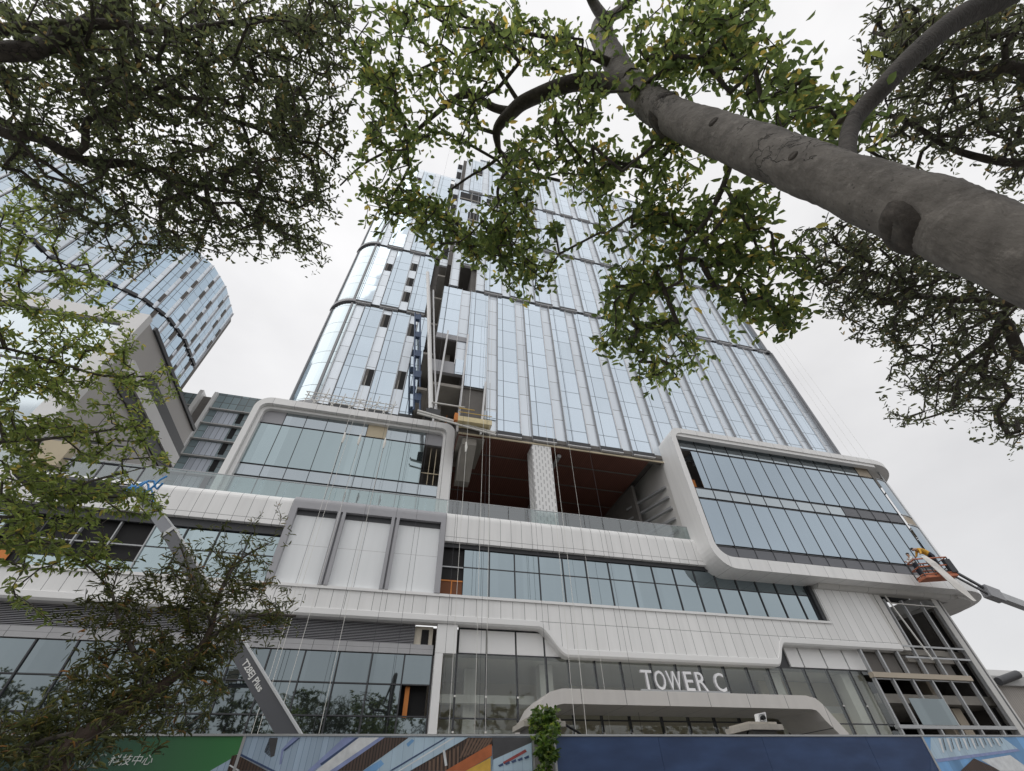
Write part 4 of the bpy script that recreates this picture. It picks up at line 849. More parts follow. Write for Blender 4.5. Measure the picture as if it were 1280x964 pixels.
# ================================================================== ropes hanging down the facades
ropes = [
 (-.182, 23.0, 'white', 24.0, 'white rope hanging over the third pane of the left framed glass box'),
 (-.172, 23.0, 'white', 24.0, 'white rope close beside another over the third pane of the left framed glass box'),
 (-.142, 23.0, 'white', 24.0, 'single white rope between the third and fourth panes of the left framed glass box'),
 (-.083, 23.0, 'dark', 76, 'dark thin rope hanging down the middle boarded pier panel'),
 (-.076, 23.0, 'white', 24.0, 'white rope hanging just right of the dark rope over the middle boarded pier'),
 (-.012, 23.0, 'dark', 76, 'dark rope falling along the grey upright between the second and third boarded piers'),
 (.040, 23.0, 'dark', 76, 'dark rope hanging over the third boarded pier panel'),
 (.132, 22.9, 'dark', 76, 'thick dark rope just right of the white column with barrier boards'),
 (.147, 22.9, 'white', 24.5, 'white rope at the left end of the brown terrace opening'),
 (.198, 22.9, 'white', 36, 'first of two white ropes in front of the raw concrete beam'),
 (.207, 22.9, 'dark', 76, 'dark rope between the white ropes in front of the raw concrete beam'),
 (.215, 22.9, 'white', 36, 'second of two white ropes in front of the raw concrete beam'),
 (.343, 22.9, 'dark', 76, 'dark rope running past the left edge of the perforated column'),
 (.398, 21.0, 'white', 20.5, 'white rope hanging in front of the left end of the canopy'),
 (.418, 21.0, 'white', 20.5, 'white rope just inside the left end of the canopy'),
 (.468, 22.9, 'white', 76, 'pale rope hanging right of the perforated column'),
 (.535, 22.9, 'dark', 76, 'dark rope in front of the right brown terrace opening'),
 (1.655, 23.0, 'white', 76, 'pale rope against the sky nearest the right edge of the tower'),
 (1.70, 23.2, 'white', 76, 'pale rope against the sky, middle of the three right of the tower'),
 (1.745, 23.4, 'white', 76, 'pale rope against the sky farthest right of the tower'),
]
for i, (u, Y, kind, ztop, lab) in enumerate(ropes):
    x = X(u, Y); b = MB(); zb_ = .3 if u < 1.2 else 12.5
    pts = [(x+.10*math.sin(i*1.7+k*.8)*(1-k/8)*.6+.002*(i%3-1)*(ztop-zb_)*k/8, Y+.03*math.sin(k+i), zb_+(ztop-zb_)*k/8) for k in range(9)]
    b.tube(pts, .008 if ztop > 40 else .011, 5); o = b.build('rope', M['rope_white' if kind == 'white' else 'rope_dark'])
    tag(o, lab, 'rope', 'ropes hanging down the facade')
    if ztop < 40 and u < .2 and i % 2 == 0:
        b = MB(); b.tube([(x,Y-.02,ztop-6.0),(x+.02,Y-.02,ztop-5.6),(x,Y-.02,ztop-5.2)], [.05,.09,.04], 6); b.build('knot', M['rope_white'], o)
# debris chute and hoist rails on the gap between the two tower blocks
CH = empty('debris_chute', (.8, 23.7, Z(.88,23.7)), 'long white debris chute pipe leaning against the gap between the tower blocks', 'chute')
b = MB(); Y = 23.7
b.tube([(X(.034,Y),Y,Z(.878,Y)),(X(-.006,Y),Y,Z(1.2,Y)),(X(-.045,Y),Y,Z(1.51,Y)),(X(-.06,Y),Y,Z(1.62,Y))], .17, 10); b.build('pipe', M['alu_plain'], CH)
b = MB(); b.tube([(X(.052,Y),Y+.3,Z(.882,Y)),(X(.018,Y),Y+.3,Z(1.15,Y)),(X(-.024,Y),Y+.3,Z(1.52,Y))], .07, 8); b.build('hose', M['fin_light'], CH)
b = MB(); b.box(X(.02,Y),X(.062,Y),Y-.15,Y+.5,Z(.855,Y),Z(.875,Y)); b.build('bracket', M['dark'], CH)
HR = empty('hoist_mast', (-1.0, 25.6, 24), 'narrow dark blue hoist mast of ladder rails beside the white chute', 'hoist mast')
b = MB(); Y = 25.6; blue = mat('blue_steel', (.07,.11,.20), .5, noise=.15)
for du in (-.012, .006):
    b.tube([(X(-.003+du,Y),Y,Z(.865,Y)),(X(-.061+du,Y),Y,Z(1.33,Y))], .08, 6)
b.build('rails', blue, HR)
for k in range(5):
    t_ = .08+k*.21; u = -.003-.058*t_; v = .865+.465*t_; b = MB(); b.box(X(u-.012,Y),X(u+.008,Y),Y-.1,Y+.25,Z(v,Y),Z(v,Y)+.7); b.build('tie_frame', blue, HR)
# suspended work platform
SP = empty('suspended_platform', (4.0, 23.2, Z(.878,23.2)), 'worn yellow suspended work platform hanging at the open floor above the brown terrace', 'work platform')
Y = 23.2; x0, x1 = X(.118,Y), X(.222,Y); z0 = Z(.850,Y)
b = MB(); b.box(x0,x1,Y,Y+.75,z0,z0+.06); b.box(x0,x1,Y-.02,Y,z0,z0+.42); b.box(x0,x1,Y+.75,Y+.77,z0,z0+.42); b.build('deck', mat('pale_yellow_paint',(.70,.60,.36),.7,noise=.3,nscale=4), SP)
b = MB()
for xx in (x0+.05, x0+(x1-x0)*.45, x1-.05):
    b.beam((xx,Y,z0+.4),(xx,Y,z0+1.15),.05,.05)
b.beam((x0,Y,z0+1.15),(x0+(x1-x0)*.47,Y,z0+1.15),.05,.05); b.beam((x0,Y,z0+.8),(x1,Y,z0+.8),.04,.04); b.build('guard_rail', M['yellow'], SP)
for xx in (x0+.1, x1-.1):
    b = MB(); b.tube([(xx,Y+.4,z0+.05),(xx,Y+.4,z0+4.6)], .012, 5); b.build('suspension_wire', M['rope_dark'], SP)
b = MB(); b.box(x0-.25,x0,Y+.1,Y+.5,z0+.1,z0+.75); b.build('winch', M['orange'], SP)
# scaffold lattice along the roof edge of the left framed box
SF = empty('scaffold_frame', (-5, 27, 23.2), 'low tangle of white scaffold tubes on the roof edge of the left framed glass box', 'scaffold')
b = MB(); xs_ = [-8.2+i*.62 for i in range(11)]
for i, x in enumerate(xs_):
    b.tube([(x,26.2,23.16),(x+.12,26.2,24.5+.3*(i%3))], .035, 5); b.tube([(x,27.5,23.16),(x-.1,27.4,24.4)], .03, 5)
for z in (23.5, 23.85, 24.2): b.tube([(-8.3,26.18,z+.25),(-1.9,26.2,z+.2)], .035, 5)
for i, x in enumerate(xs_[:-1]): b.tube([(x,26.15,23.4),(x+.9,26.16,24.5)] if i % 2 else [(x+.8,26.16,23.4),(x-.1,26.15,24.45)], .03, 5)
b.build('tubes', M['steel_white'], SF)
b = MB(); b.box(-8.3,-2.0,26.8,27.6,23.17,23.23); b.build('boards', M['timber'], SF)

# ================================================================== boom lift on the left
BL = empty('boom_lift', (-.3, 11.2, 0), 'dark grey boom lift with white lettering, boom raised to the upper left', 'boom lift')
A0 = atH(361,918,11.0); A1 = atH(213,668,13.4); A2 = atH(180,626,13.9)
dirb = (A1-A0).normalized(); Bs = A0-dirb*1.1
nv = dirb.cross(Vector((0,0,1))).normalized()
if nv.y > 0: nv = -nv
upv = nv.cross(dirb); upv = upv if upv.z > 0 else -upv
boomm = mat('boom_grey', (.085,.088,.10), .35, noise=.08); boome = mat('boom_edge', (.55,.56,.57), .4, noise=.08)
b = MB(); b.beam(Bs, A1, .20, .30, 0, side=nv, w2=.18, h2=.27); BO = b.build('boom', boomm, BL)
b = MB(); b.beam(Bs+upv*.172+nv*.07, A1+upv*.155+nv*.06, .10, .035, 0, side=nv); b.build('edge_flange', boome, BO)
b = MB(); b.beam(A1-dirb*.02, A1+dirb*.08, .23, .33, 0, side=nv); b.build('collar', boome, BO)
b = MB(); b.beam(A1+dirb*.082, A2+dirb*.5, .16, .24, 0, side=nv); b.beam(A1+dirb*.082+upv*.14+nv*.05, A2+dirb*.5+upv*.14+nv*.05, .07, .03, 1, side=nv); TE = b.build('telescope', [mat('boom_light', (.30,.31,.34), .4, noise=.08), boome], BL)
def onboom(pa, sz):  # text along the boom, reading downwards from pa
    return lambda x, y, z: tuple(pa - dirb*x + upv*y + nv*(z+.106))
def along(px, py):      # nearest point of the boom axis to a line of sight
    d = ray(px, py); d = Vector(d).normalized(); wv = A0-Vector((0,0,EYE)); bb = d.dot(dirb); return A0+dirb*((bb*d.dot(wv)-dirb.dot(wv))/(1-bb*bb))
lm = mat('boom_lettering', (.78,.78,.77), .5, noise=.05)
Pa, Pb = along(311,826), along(333,861)
fit_text('T28EJ Plus', 'lettering', (Pa-Pb).length, .15, .002, [lm], BO, onboom(Pa-upv*.085, 0), offset=.02)
Pa, Pb = along(266,752), along(290,796)
fit_text('ZCLGA', 'lettering', (Pa-Pb).length, .19, .002, [lm], BO, onboom(Pa-upv*.095, 0), offset=.02)
bc = atH(92,612,14.6)
b = MB(); b.beam(A2+dirb*.4, bc+Vector((.7,0,.1)), .16,.2); b.build('jib', boomm, BL)
b = MB(); b.box(bc.x-1.1,bc.x+.9,bc.y-.5,bc.y+.5,bc.z,bc.z+.08)
BK = b.build('basket', boomm, BL)
b = MB()
for zz in (.55,1.1):
    b.tube([(bc.x-1.1,bc.y-.5,bc.z+zz),(bc.x+.9,bc.y-.5,bc.z+zz),(bc.x+.9,bc.y+.5,bc.z+zz),(bc.x-1.1,bc.y+.5,bc.z+zz),(bc.x-1.1,bc.y-.5,bc.z+zz)], .025, 5)
for sx_ in (-1.1,-.1,.9):
    for sy_ in (-.5,.5): b.tube([(bc.x+sx_,bc.y+sy_,bc.z+.06),(bc.x+sx_,bc.y+sy_,bc.z+1.1)], .025, 5)
b.build('guard_rail', boomm, BK)
b = MB(); b.box(bc.x-1.0,bc.x-.35,bc.y-.56,bc.y-.3,bc.z+.3,bc.z+1.0); b.build('control_box', M['timber'], BK)
b = MB(); q0 = A2+dirb*.1+upv*.1
for k in range(3):
    ph = k*1.9; b.tube([q0+Vector((-.42+.09*j, -.2+.08*math.sin(ph+j), .05+.16*math.sin(ph+j*1.3)+.035*j*(1 if k else -.6))) for j in range(9)], .026, 6)
b.build('hose_bundle', mat('blue_hose', (.06,.28,.62), .5), BL)
b = MB(); b.box(-1.5,.9,10.35,12.1,.75,1.3); b.build('chassis', boomm, BL)
b = MB(); b.box(-1.0,1.2,10.6,11.9,1.33,2.2); b.prismY([(.2,2.2),(1.2,2.2),(1.2,1.6),(1.7,1.5),(1.7,2.1),(.6,2.6)],10.7,11.8); b.build('turntable', boome, BL)
for wx in (-1.2,.6):
    for wy in (10.2,12.25):
        b = MB(); b.tube([(wx,wy-.16,.5),(wx,wy+.16,.5)], .5, 20); wo = b.build('wheel', M['black'], BL)
        b = MB(); b.tube([(wx,wy-.17,.5),(wx,wy+.17,.5)], .26, 14); b.build('rim', boome, wo)

# ================================================================== boom lift on the right with its workers
orange = mat('basket_orange', (.50,.17,.09), .6, noise=.4, nscale=5)
YB2 = 21.0
Bk = atY(1172, 722, YB2)
BR = empty('boom_lift', (52, 21.5, 0), 'boom lift with an orange basket, reaching in from the right edge', 'boom lift')
fx = Vector((.93,-.37,0)); fy = Vector((.37,.93,0)); L_, W_ = 1.0, .45
def bk(a, c, z): return Bk+fx*a+fy*c+Vector((0,0,z))
b = MB(); vs = [bk(a,c,z) for z in (-.10,.06) for a, c in ((-L_,-W_),(L_,-W_),(L_,W_),(-L_,W_))]; b.add(vs,[(3,2,1,0),(4,5,6,7),(0,1,5,4),(1,2,6,5),(2,3,7,6),(3,0,4,7)])
BK2 = b.build('basket', orange, BR)
b = MB()
for a, c in ((-L_,-W_),(-L_/3,-W_),(L_/3,-W_),(L_,-W_),(L_,W_),(0,W_),(-L_,W_)):
    b = MB(); b.tube([bk(a,c,0),bk(a,c,1.1)], .04, 6); b.build('rail_post', M['dark'], BK2)
b = MB()
for z in (.12,.6,1.1): b.tube([bk(-L_,-W_,z),bk(L_,-W_,z),bk(L_,W_,z),bk(-L_,W_,z),bk(-L_,-W_,z)], .045, 6)
b.build('guard_rail', orange, BK2)
b = MB(); vs = [bk(a,c,z) for z in (.1,.95) for a, c in ((.72,-W_-.08),(1.08,-W_-.08),(1.08,-W_+.2),(.72,-W_+.2))]; b.add(vs,[(3,2,1,0),(4,5,6,7),(0,1,5,4),(1,2,6,5),(2,3,7,6),(3,0,4,7)]); b.build('control_box', M['dark'], BK2)
J0 = bk(L_+.05,0,.25); J1 = atY(1236,741,21.4); J2 = atY(1330,776,22.0)
b = MB(); b.beam(J0+Vector((0,0,.28)), J1+Vector((0,0,.22)), .13,.16); b.beam(J0-Vector((0,0,.22)), J1-Vector((0,0,.20)), .10,.12)
for k in range(1,4): q = J0.lerp(J1,k/4); b.beam(q+Vector((0,0,.24)), q-Vector((0,0,.2)), .07,.07)
b.build('jib', M['dark'], BR)
b = MB(); dj = (J2-J1).normalized(); b.beam(J1-dj*.4, J1+dj*.9, .5,.75); b.build('knuckle', M['fin_dark'], BR)
b = MB(); b.beam(J1+dj*.3, J2+dj*14, .42,.5); b.build('boom', M['steel'], BR)
e = J2+dj*14; b = MB(); b.box(e.x-.3,e.x+2.6,e.y-1.2,e.y+1.2,.8,2.4); b.beam((e.x+1,e.y,2.2),(e.x,e.y,e.z),.5,.6); b.build('turntable', M['steel'], BR)
for wx in (-.6,2.6):
    for wy in (-1.2,1.2):
        b = MB(); b.tube([(e.x+wx,e.y+wy-.18,.5),(e.x+wx,e.y+wy+.18,.5)], .5, 18); b.build('wheel', M['black'], BR)
# white sheet draped over the rail
b = MB(); q = [bk(-.35,-W_-.07,1.25), bk(-.18,-W_-.20,.7), bk(.02,-W_-.22,.05), bk(.3,-W_-.26,-.9), bk(.62,-W_-.28,-1.75)]; wd = [.17,.20,.23,.21,.08]
lft = [p-fx*wd[i]+fy*.05*(i%2) for i, p in enumerate(q)]; rgt = [p+fx*wd[i]-fy*.05*(i%2) for i, p in enumerate(q)]
bk_ = [p+fy*.04 for p in lft]; bk2 = [p+fy*.04 for p in rgt]
for i in range(len(q)-1):
    b.quad(lft[i],rgt[i],rgt[i+1],lft[i+1]); b.quad(bk2[i],bk_[i],bk_[i+1],bk2[i+1]); b.quad(rgt[i],bk2[i],bk2[i+1],rgt[i+1]); b.quad(bk_[i],lft[i],lft[i+1],bk_[i+1])
tag(b.build('plastic_sheet', mat('white_sheet', (.74,.72,.69), .5)), 'long white plastic sheet hanging over the rail of the orange lift basket', 'sheet')
def person(name_lab, joints, edges, rad, root, origin, basis, cols, clothes, sc_=1.0):
    """one skinned body; joints in metres (side, front, up) -> world"""
    W = lambda p: origin+(basis[0]*p[0]+basis[1]*p[1]+Vector((0,0,p[2])))*sc_
    keys = list(joints); me = bpy.data.meshes.new('person'); P = [W(joints[k]) for k in keys]; org = origin.copy()
    me.from_pydata([p-org for p in P], [(keys.index(a), keys.index(c)) for a, c in edges], [])
    o = bpy.data.objects.new('person', me); COL.objects.link(o); o.location = org; WL[o] = org
    o.modifiers.new('skin', 'SKIN'); 
    for i, k in enumerate(keys):
        sv = me.skin_vertices[0].data[i]; sv.radius = (rad[k]*sc_, rad[k]*sc_); sv.use_root = (k == root)
    sm = o.modifiers.new('sub', 'SUBSURF'); sm.levels = sm.render_levels = 2
    dg = bpy.context.evaluated_depsgraph_get(); dg.update(); m2 = bpy.data.meshes.new_from_object(o.evaluated_get(dg)); o.modifiers.clear(); o.data = m2
    for m in cols: m2.materials.append(m)
    Jn = np.array([list(joints[k]) for k in keys])
    inv = Matrix((basis[0], basis[1], Vector((0,0,1))))
    for p in m2.polygons:
        c = inv @ (p.center/sc_); k = keys[int(np.argmin(((Jn-np.array(c))**2).sum(1)))]; p.material_index = clothes.get(k, 0); p.use_smooth = True
    tag(o, name_lab, 'person'); return o
skin = mat('skin_tone', (.42,.26,.18), .6); ochre = mat('ochre_jacket', (.66,.36,.05), .8, noise=.1); navy = mat('navy_cloth', (.03,.035,.05), .85); whitec = mat('white_cloth', (.70,.70,.68), .8)
hair = mat('dark_hair', (.02,.018,.016), .7)
b3 = (-fx, -fy)
# bent forward over the rail, head to the left
jA = {'pel':(-.28,0,.98),'spine':(-.02,.02,1.22),'chest':(.24,.04,1.34),'neck':(.42,.05,1.38),'head':(.54,.06,1.38),'crown':(.64,.06,1.36),
 'shL':(.28,.2,1.32),'elL':(.40,.27,1.05),'haL':(.55,.3,.98),'shR':(.28,-.14,1.32),'elR':(.42,-.2,1.06),'haR':(.56,-.16,1.0),
 'hipL':(-.27,.11,.92),'knL':(-.18,.14,.50),'anL':(-.22,.13,.12),'toL':(-.08,.14,.085),'hipR':(-.27,-.11,.92),'knR':(-.22,-.13,.50),'anR':(-.28,-.13,.12),'toR':(-.14,-.13,.085)}
eA = [('pel','spine'),('spine','chest'),('chest','neck'),('neck','head'),('head','crown'),('chest','shL'),('shL','elL'),('elL','haL'),('chest','shR'),('shR','elR'),('elR','haR'),('pel','hipL'),('hipL','knL'),('knL','anL'),('anL','toL'),('pel','hipR'),('hipR','knR'),('knR','anR'),('anR','toR')]
rA = {'pel':.17,'spine':.17,'chest':.19,'neck':.065,'head':.10,'crown':.085,'shL':.075,'elL':.055,'haL':.045,'shR':.075,'elR':.055,'haR':.045,'hipL':.105,'knL':.075,'anL':.05,'toL':.04,'hipR':.105,'knR':.075,'anR':.05,'toR':.04}
cl = {k:1 for k in ('spine','chest','shL','shR','elL','elR')}; cl.update({k:2 for k in ('pel','hipL','hipR','knL','knR','anL','anR','toL','toR')})
pA = person('worker in an ochre jacket bending over the rail of the orange lift basket', jA, eA, rA, 'pel', bk(.16,-.12,.30), b3, [skin, ochre, navy], cl, 1.12)
b = MB(); vs = [bk(a,c,z) for z in (.065,.30) for a, c in ((-.1,-.35),(.9,-.35),(.9,.2),(-.1,.2))]; b.add(vs,[(3,2,1,0),(4,5,6,7),(0,1,5,4),(1,2,6,5),(2,3,7,6),(3,0,4,7)]); tag(b.build('tool_box', M['dark']), 'dark box the ochre-jacketed worker stands on in the orange lift basket', 'box')
Wp = lambda p: bk(.16,-.12,.30)+(b3[0]*p[0]+b3[1]*p[1]+Vector((0,0,p[2])))*1.12
def blob(name, c, r, m, parent, sq=(1,1,1)):
    bmh = bmesh.new(); bmesh.ops.create_icosphere(bmh, subdivisions=2, radius=1); b = MB()
    b.add([c+fx*v.co.x*r*sq[0]+fy*v.co.y*r*sq[1]+Vector((0,0,v.co.z*r*sq[2])) for v in bmh.verts], [tuple(v.index for v in f.verts) for f in bmh.faces], 0, True); bmh.free(); return b.build(name, m, parent)
blob('hair', Wp((.585,.06,1.425)), .10, hair, pA, (1.05,.98,.8))
# standing behind him, white top
jB = {'pel':(0,0,.95),'spine':(0,.02,1.15),'chest':(.02,.02,1.36),'neck':(.03,.02,1.5),'head':(.05,.02,1.63),'crown':(.06,.02,1.72),
 'shL':(.03,.19,1.40),'elL':(.22,.24,1.22),'haL':(.42,.2,1.30),'shR':(.03,-.17,1.40),'elR':(.2,-.22,1.2),'haR':(.40,-.16,1.28),
 'hipL':(0,.1,.9),'knL':(.05,.11,.5),'anL':(0,.11,.12),'toL':(.14,.12,.085),'hipR':(0,-.1,.9),'knR':(.04,-.11,.5),'anR':(-.02,-.11,.12),'toR':(.12,-.12,.085)}
pB = person('worker in a white top standing at the left end of the orange lift basket', jB, eA, rA | {'pel':.15,'spine':.145,'chest':.16}, 'pel', bk(-.72,.15,0), b3, [skin, whitec, navy], cl)
blob('hair', bk(-.72,.15,0)+b3[0]*.04+b3[1]*.02+Vector((0,0,1.70)), .105, hair, pB, (1,1,.75))

# ================================================================== trees
def leafmat(name, ramp, trans=.35, rough=.45, tm=(2.7,2.7,1.9)):
    m, t, b = newmat(name); out = t.n['Material Output']
    g = t.node('ShaderNodeNewGeometry'); r = t.node('ShaderNodeValToRGB'); el = r.color_ramp.elements
    while len(el) < len(ramp): el.new(.5)
    for e_, (p, c) in zip(el, ramp): e_.position = p; e_.color = (*c,1)
    t.link(g.outputs['Random Per Island'], r.inputs[0]); t.link(r.outputs[0], b.inputs['Base Color']); b.inputs['Roughness'].default_value = rough
    tl = t.node('ShaderNodeBsdfTranslucent'); t.link(t.mix(1, r.outputs[0], tm, 'MULTIPLY'), tl.inputs[0])
    ms = t.node('ShaderNodeMixShader'); ms.inputs[0].default_value = trans; t.link(b.outputs[0], ms.inputs[1]); t.link(tl.outputs[0], ms.inputs[2]); t.link(ms.outputs[0], out.inputs[0])
    return m
def barkmat(name, c0, c1, sc=6):
    m, t, b = newmat(name); b.inputs['Roughness'].default_value = .85
    g = t.node('ShaderNodeNewGeometry'); n1 = t.node('ShaderNodeTexNoise', i_Scale=sc, i_Detail=8.0, i_Roughness=.65); t.link(g.outputs['Position'], n1.inputs['Vector'])
    r = t.node('ShaderNodeValToRGB'); r.color_ramp.elements[0].position = .32; r.color_ramp.elements[0].color = (*c0,1); r.color_ramp.elements[1].position = .72; r.color_ramp.elements[1].color = (*c1,1); t.link(n1.outputs['Fac'], r.inputs[0])
    vo = t.node('ShaderNodeTexVoronoi', i_Scale=26.0); t.link(g.outputs['Position'], vo.inputs['Vector']); sp = t.math('LESS_THAN', vo.outputs['Distance'], .16)
    n3 = t.node('ShaderNodeTexNoise', i_Scale=3.0); t.link(g.outputs['Position'], n3.inputs['Vector']); sp = t.math('MULTIPLY', sp, t.math('GREATER_THAN', n3.outputs['Fac'], .54))
    t.link(t.mix(t.math('MULTIPLY', sp, .6), r.outputs[0], tuple(k*.35 for k in c0)), b.inputs['Base Color'])
    n2 = t.node('ShaderNodeTexNoise', i_Scale=42.0, i_Detail=6.0); sv = t.node('ShaderNodeVectorMath', operation='MULTIPLY'); sv.inputs[1].default_value = (1,1,.45); t.link(g.outputs['Position'], sv.inputs[0]); t.link(sv.outputs[0], n2.inputs['Vector'])
    bp = t.node('ShaderNodeBump', i_Strength=.8, i_Distance=.014); t.link(n2.outputs['Fac'], bp.inputs['Height'])
    v2 = t.node('ShaderNodeTexVoronoi', i_Scale=7.0, feature='DISTANCE_TO_EDGE'); s2 = t.node('ShaderNodeVectorMath', operation='MULTIPLY'); s2.inputs[1].default_value = (1.0,1.0,.55)
    nw = t.node('ShaderNodeTexNoise', i_Scale=9.0, i_Detail=4.0); t.link(g.outputs['Position'], nw.inputs['Vector']); ad = t.node('ShaderNodeVectorMath', operation='MULTIPLY_ADD'); t.link(nw.outputs['Color'], ad.inputs[0]); ad.inputs[1].default_value = (.22,.22,.22); t.link(g.outputs['Position'], ad.inputs[2])
    t.link(ad.outputs[0], s2.inputs[0]); t.link(s2.outputs[0], v2.inputs['Vector'])
    mr = t.node('ShaderNodeMapRange'); mr.inputs['From Max'].default_value = .035; t.link(v2.outputs['Distance'], mr.inputs['Value'])
    n4 = t.node('ShaderNodeTexNoise', i_Scale=2.2, i_Detail=3.0); t.link(g.outputs['Position'], n4.inputs['Vector'])
    ck = t.math('MAXIMUM', mr.outputs[0], t.math('LESS_THAN', n4.outputs['Fac'], .56))
    b2 = t.node('ShaderNodeBump', i_Strength=.8, i_Distance=.012); t.link(ck, b2.inputs['Height']); t.link(bp.outputs[0], b2.inputs['Normal']); t.link(b2.outputs[0], b.inputs['Normal'])
    li = t.node('ShaderNodeTexNoise', i_Scale=14.0, i_Detail=6.0, i_Roughness=.7); t.link(g.outputs['Position'], li.inputs['Vector']); lr = t.node('ShaderNodeMapRange'); lr.inputs['From Min'].default_value = .56; lr.inputs['From Max'].default_value = .70; t.link(li.outputs['Fac'], lr.inputs['Value'])
    src_ = b.inputs['Base Color'].links[0].from_socket
    c1_ = t.mix(t.math('MULTIPLY', lr.outputs[0], .45), src_, tuple(min(1,k*1.5+.02) for k in c1)); c2_ = t.mix(t.math('MULTIPLY', t.math('SUBTRACT', 1, ck), .65), c1_, tuple(k*.3 for k in c0)); t.link(c2_, b.inputs['Base Color']); return m
def smooth(path, rad, n=5):
    P = [Vector(p) for p in path]; out = []; ro = []
    for i in range(len(P)-1):
        p0, p1, p2, p3 = P[max(i-1,0)], P[i], P[i+1], P[min(i+2,len(P)-1)]
        for k in range(n):
            t = k/n; out.append(.5*((2*p1)+(p2-p0)*t+(2*p0-5*p1+4*p2-p3)*t*t+(3*p1-p0-3*p2+p3)*t**3)); ro.append(rad[i]+(rad[i+1]-rad[i])*t)
    out.append(P[-1]); ro.append(rad[-1]); return out, ro
def leaves_mesh(tips, dirs, per, Ln, Wd, name, m, parent, spread=.9, along=.35, droop=.25, flat_=.55, curl=.12, seed=1):
    """a whorl of separate leaves round each twig end"""
    R = np.random.default_rng(seed); n = len(tips); T = np.repeat(np.array(tips), per, 0); D = np.repeat(np.array(dirs), per, 0); N = len(T)
    base = T - D*(R.random((N,1))*along) 
    rnd = R.normal(size=(N,3)); rnd[:,2] *= .55
    d = D*.55 + rnd*spread; d[:,2] -= droop; d /= np.linalg.norm(d, axis=1, keepdims=True)
    nrm = R.normal(size=(N,3))*flat_ + np.array([0,0,1.0]); nrm -= d*(nrm*d).sum(1, keepdims=True); nrm /= np.linalg.norm(nrm, axis=1, keepdims=True)
    s = np.cross(d, nrm); L = Ln*(.65+.6*R.random((N,1))); Wv = Wd*(.75+.5*R.random((N,1)))
    st = base + d*L*.10
    v = np.empty((N,6,3)); v[:,0] = st; v[:,1] = st+d*L*.32+s*Wv*.45+nrm*L*curl*.5; v[:,2] = st+d*L*.74+s*Wv*.46+nrm*L*curl*.4; v[:,3] = st+d*L-nrm*L*curl*.6; v[:,4] = st+d*L*.74-s*Wv*.46+nrm*L*curl*.4; v[:,5] = st+d*L*.32-s*Wv*.45+nrm*L*curl*.5
    V = v.reshape(-1,3); org = V.mean(0); me = bpy.data.meshes.new(name); me.vertices.add(len(V)); me.vertices.foreach_set('co', (V-org).ravel())
    q = np.arange(N)[:,None]*6; F = np.concatenate([q+np.array([[0,1,2,3]]), q+np.array([[0,3,4,5]])], 1).reshape(-1,4)
    me.loops.add(F.size); me.polygons.add(len(F)); me.loops.foreach_set('vertex_index', F.ravel().astype(np.int32)); me.polygons.foreach_set('loop_start', np.arange(len(F), dtype=np.int32)*4); me.polygons.foreach_set('loop_total', np.full(len(F),4,np.int32))
    me.update(calc_edges=True); me.materials.append(m); o = bpy.data.objects.new(name, me); COL.objects.link(o); WL[o] = Vector(org); o.parent = parent; o.location = Vector(org)-WL[parent]; return o
def grow(skel, tips, step=.28, wig=.05, seed=3):
    """join every twig end to the nearest wood already grown; returns branch paths with radii"""
    R = np.random.default_rng(seed); nodes = [np.array(p) for p in skel]; par = [-1]*len(nodes)
    tips = [np.array(t) for t in tips]; sk = np.array(skel); order = sorted(range(len(tips)), key=lambda i: ((sk-tips[i])**2).sum(1).min())
    arr = np.array(nodes); endn = {}
    for i in order:
        t = tips[i]; d = np.linalg.norm(arr-t, axis=1)+.25*np.maximum(0, arr[:,2]-t[2]); j = int(d.argmin()); p = arr[j]; n = max(1, int(np.linalg.norm(t-p)/step)); prev = j; new = []
        side = R.normal(size=3)*wig*np.linalg.norm(t-p)
        for k in range(1, n+1):
            f = k/n; q = p+(t-p)*f + side*math.sin(math.pi*f)+ (R.normal(size=3)*wig*.25 if k < n else 0) + np.array([0,0,.10*math.sin(math.pi*f)*np.linalg.norm(t-p)*.5])
            nodes.append(q); par.append(prev); prev = len(nodes)-1; new.append(q)
        arr = np.vstack([arr, np.array(new)]); endn[i] = prev
    w = np.zeros(len(nodes)); 
    for i, e_ in endn.items():
        k = e_
        while k != -1 and k >= len(skel): w[k] += 1; k = par[k]
    dirs = []
    for i in range(len(tips)):
        e_ = endn[i]; pa = par[e_]; v = nodes[e_]-nodes[pa]; dirs.append(v/(np.linalg.norm(v)+1e-9))
    return nodes, par, w, dirs, len(skel), endn
def twigs(g, name, m, parent, r0=.0045, pw=.5, rmax=.05):
    nodes, par, w, dirs, ns, endn = g; b = MB(); used = set()
    for i in sorted(endn, key=lambda i: -w[endn[i]]):
        k = endn[i]; path = [k]
        while par[k] != -1 and k >= ns:
            k = par[k]; path.append(k)
            if k in used: break
        used.update(path)
        if len(path) < 2: continue
        rr = [min(rmax, r0*max(1,w[q])**pw) for q in path]
        if path[-1] < ns or w[path[-1]] > w[path[-2]]: rr[-1] = rr[-2]*1.05
        b.tube([nodes[q] for q in path], rr, 5, cap=False)
    return b.build(name, m, parent, smooth=True)
def scatter(spots, H, jit=0, seed=5, mode='z'):
    """twig ends filling the volume of each clump: (px, py, rx, ry, count, low, high)"""
    R = np.random.default_rng(seed); out = []
    for (px, py, rx, ry, n, lo, hi) in spots:
        k = 0
        while k < n:
            a, c = R.uniform(-1,1,2)
            if a*a+c*c > 1: continue
            z = lo+(hi-lo)*R.random(); p = (atZ if mode == 'z' else atH)(px+a*rx, py+c*ry, z)
            out.append(tuple(p)); k += 1
    return out
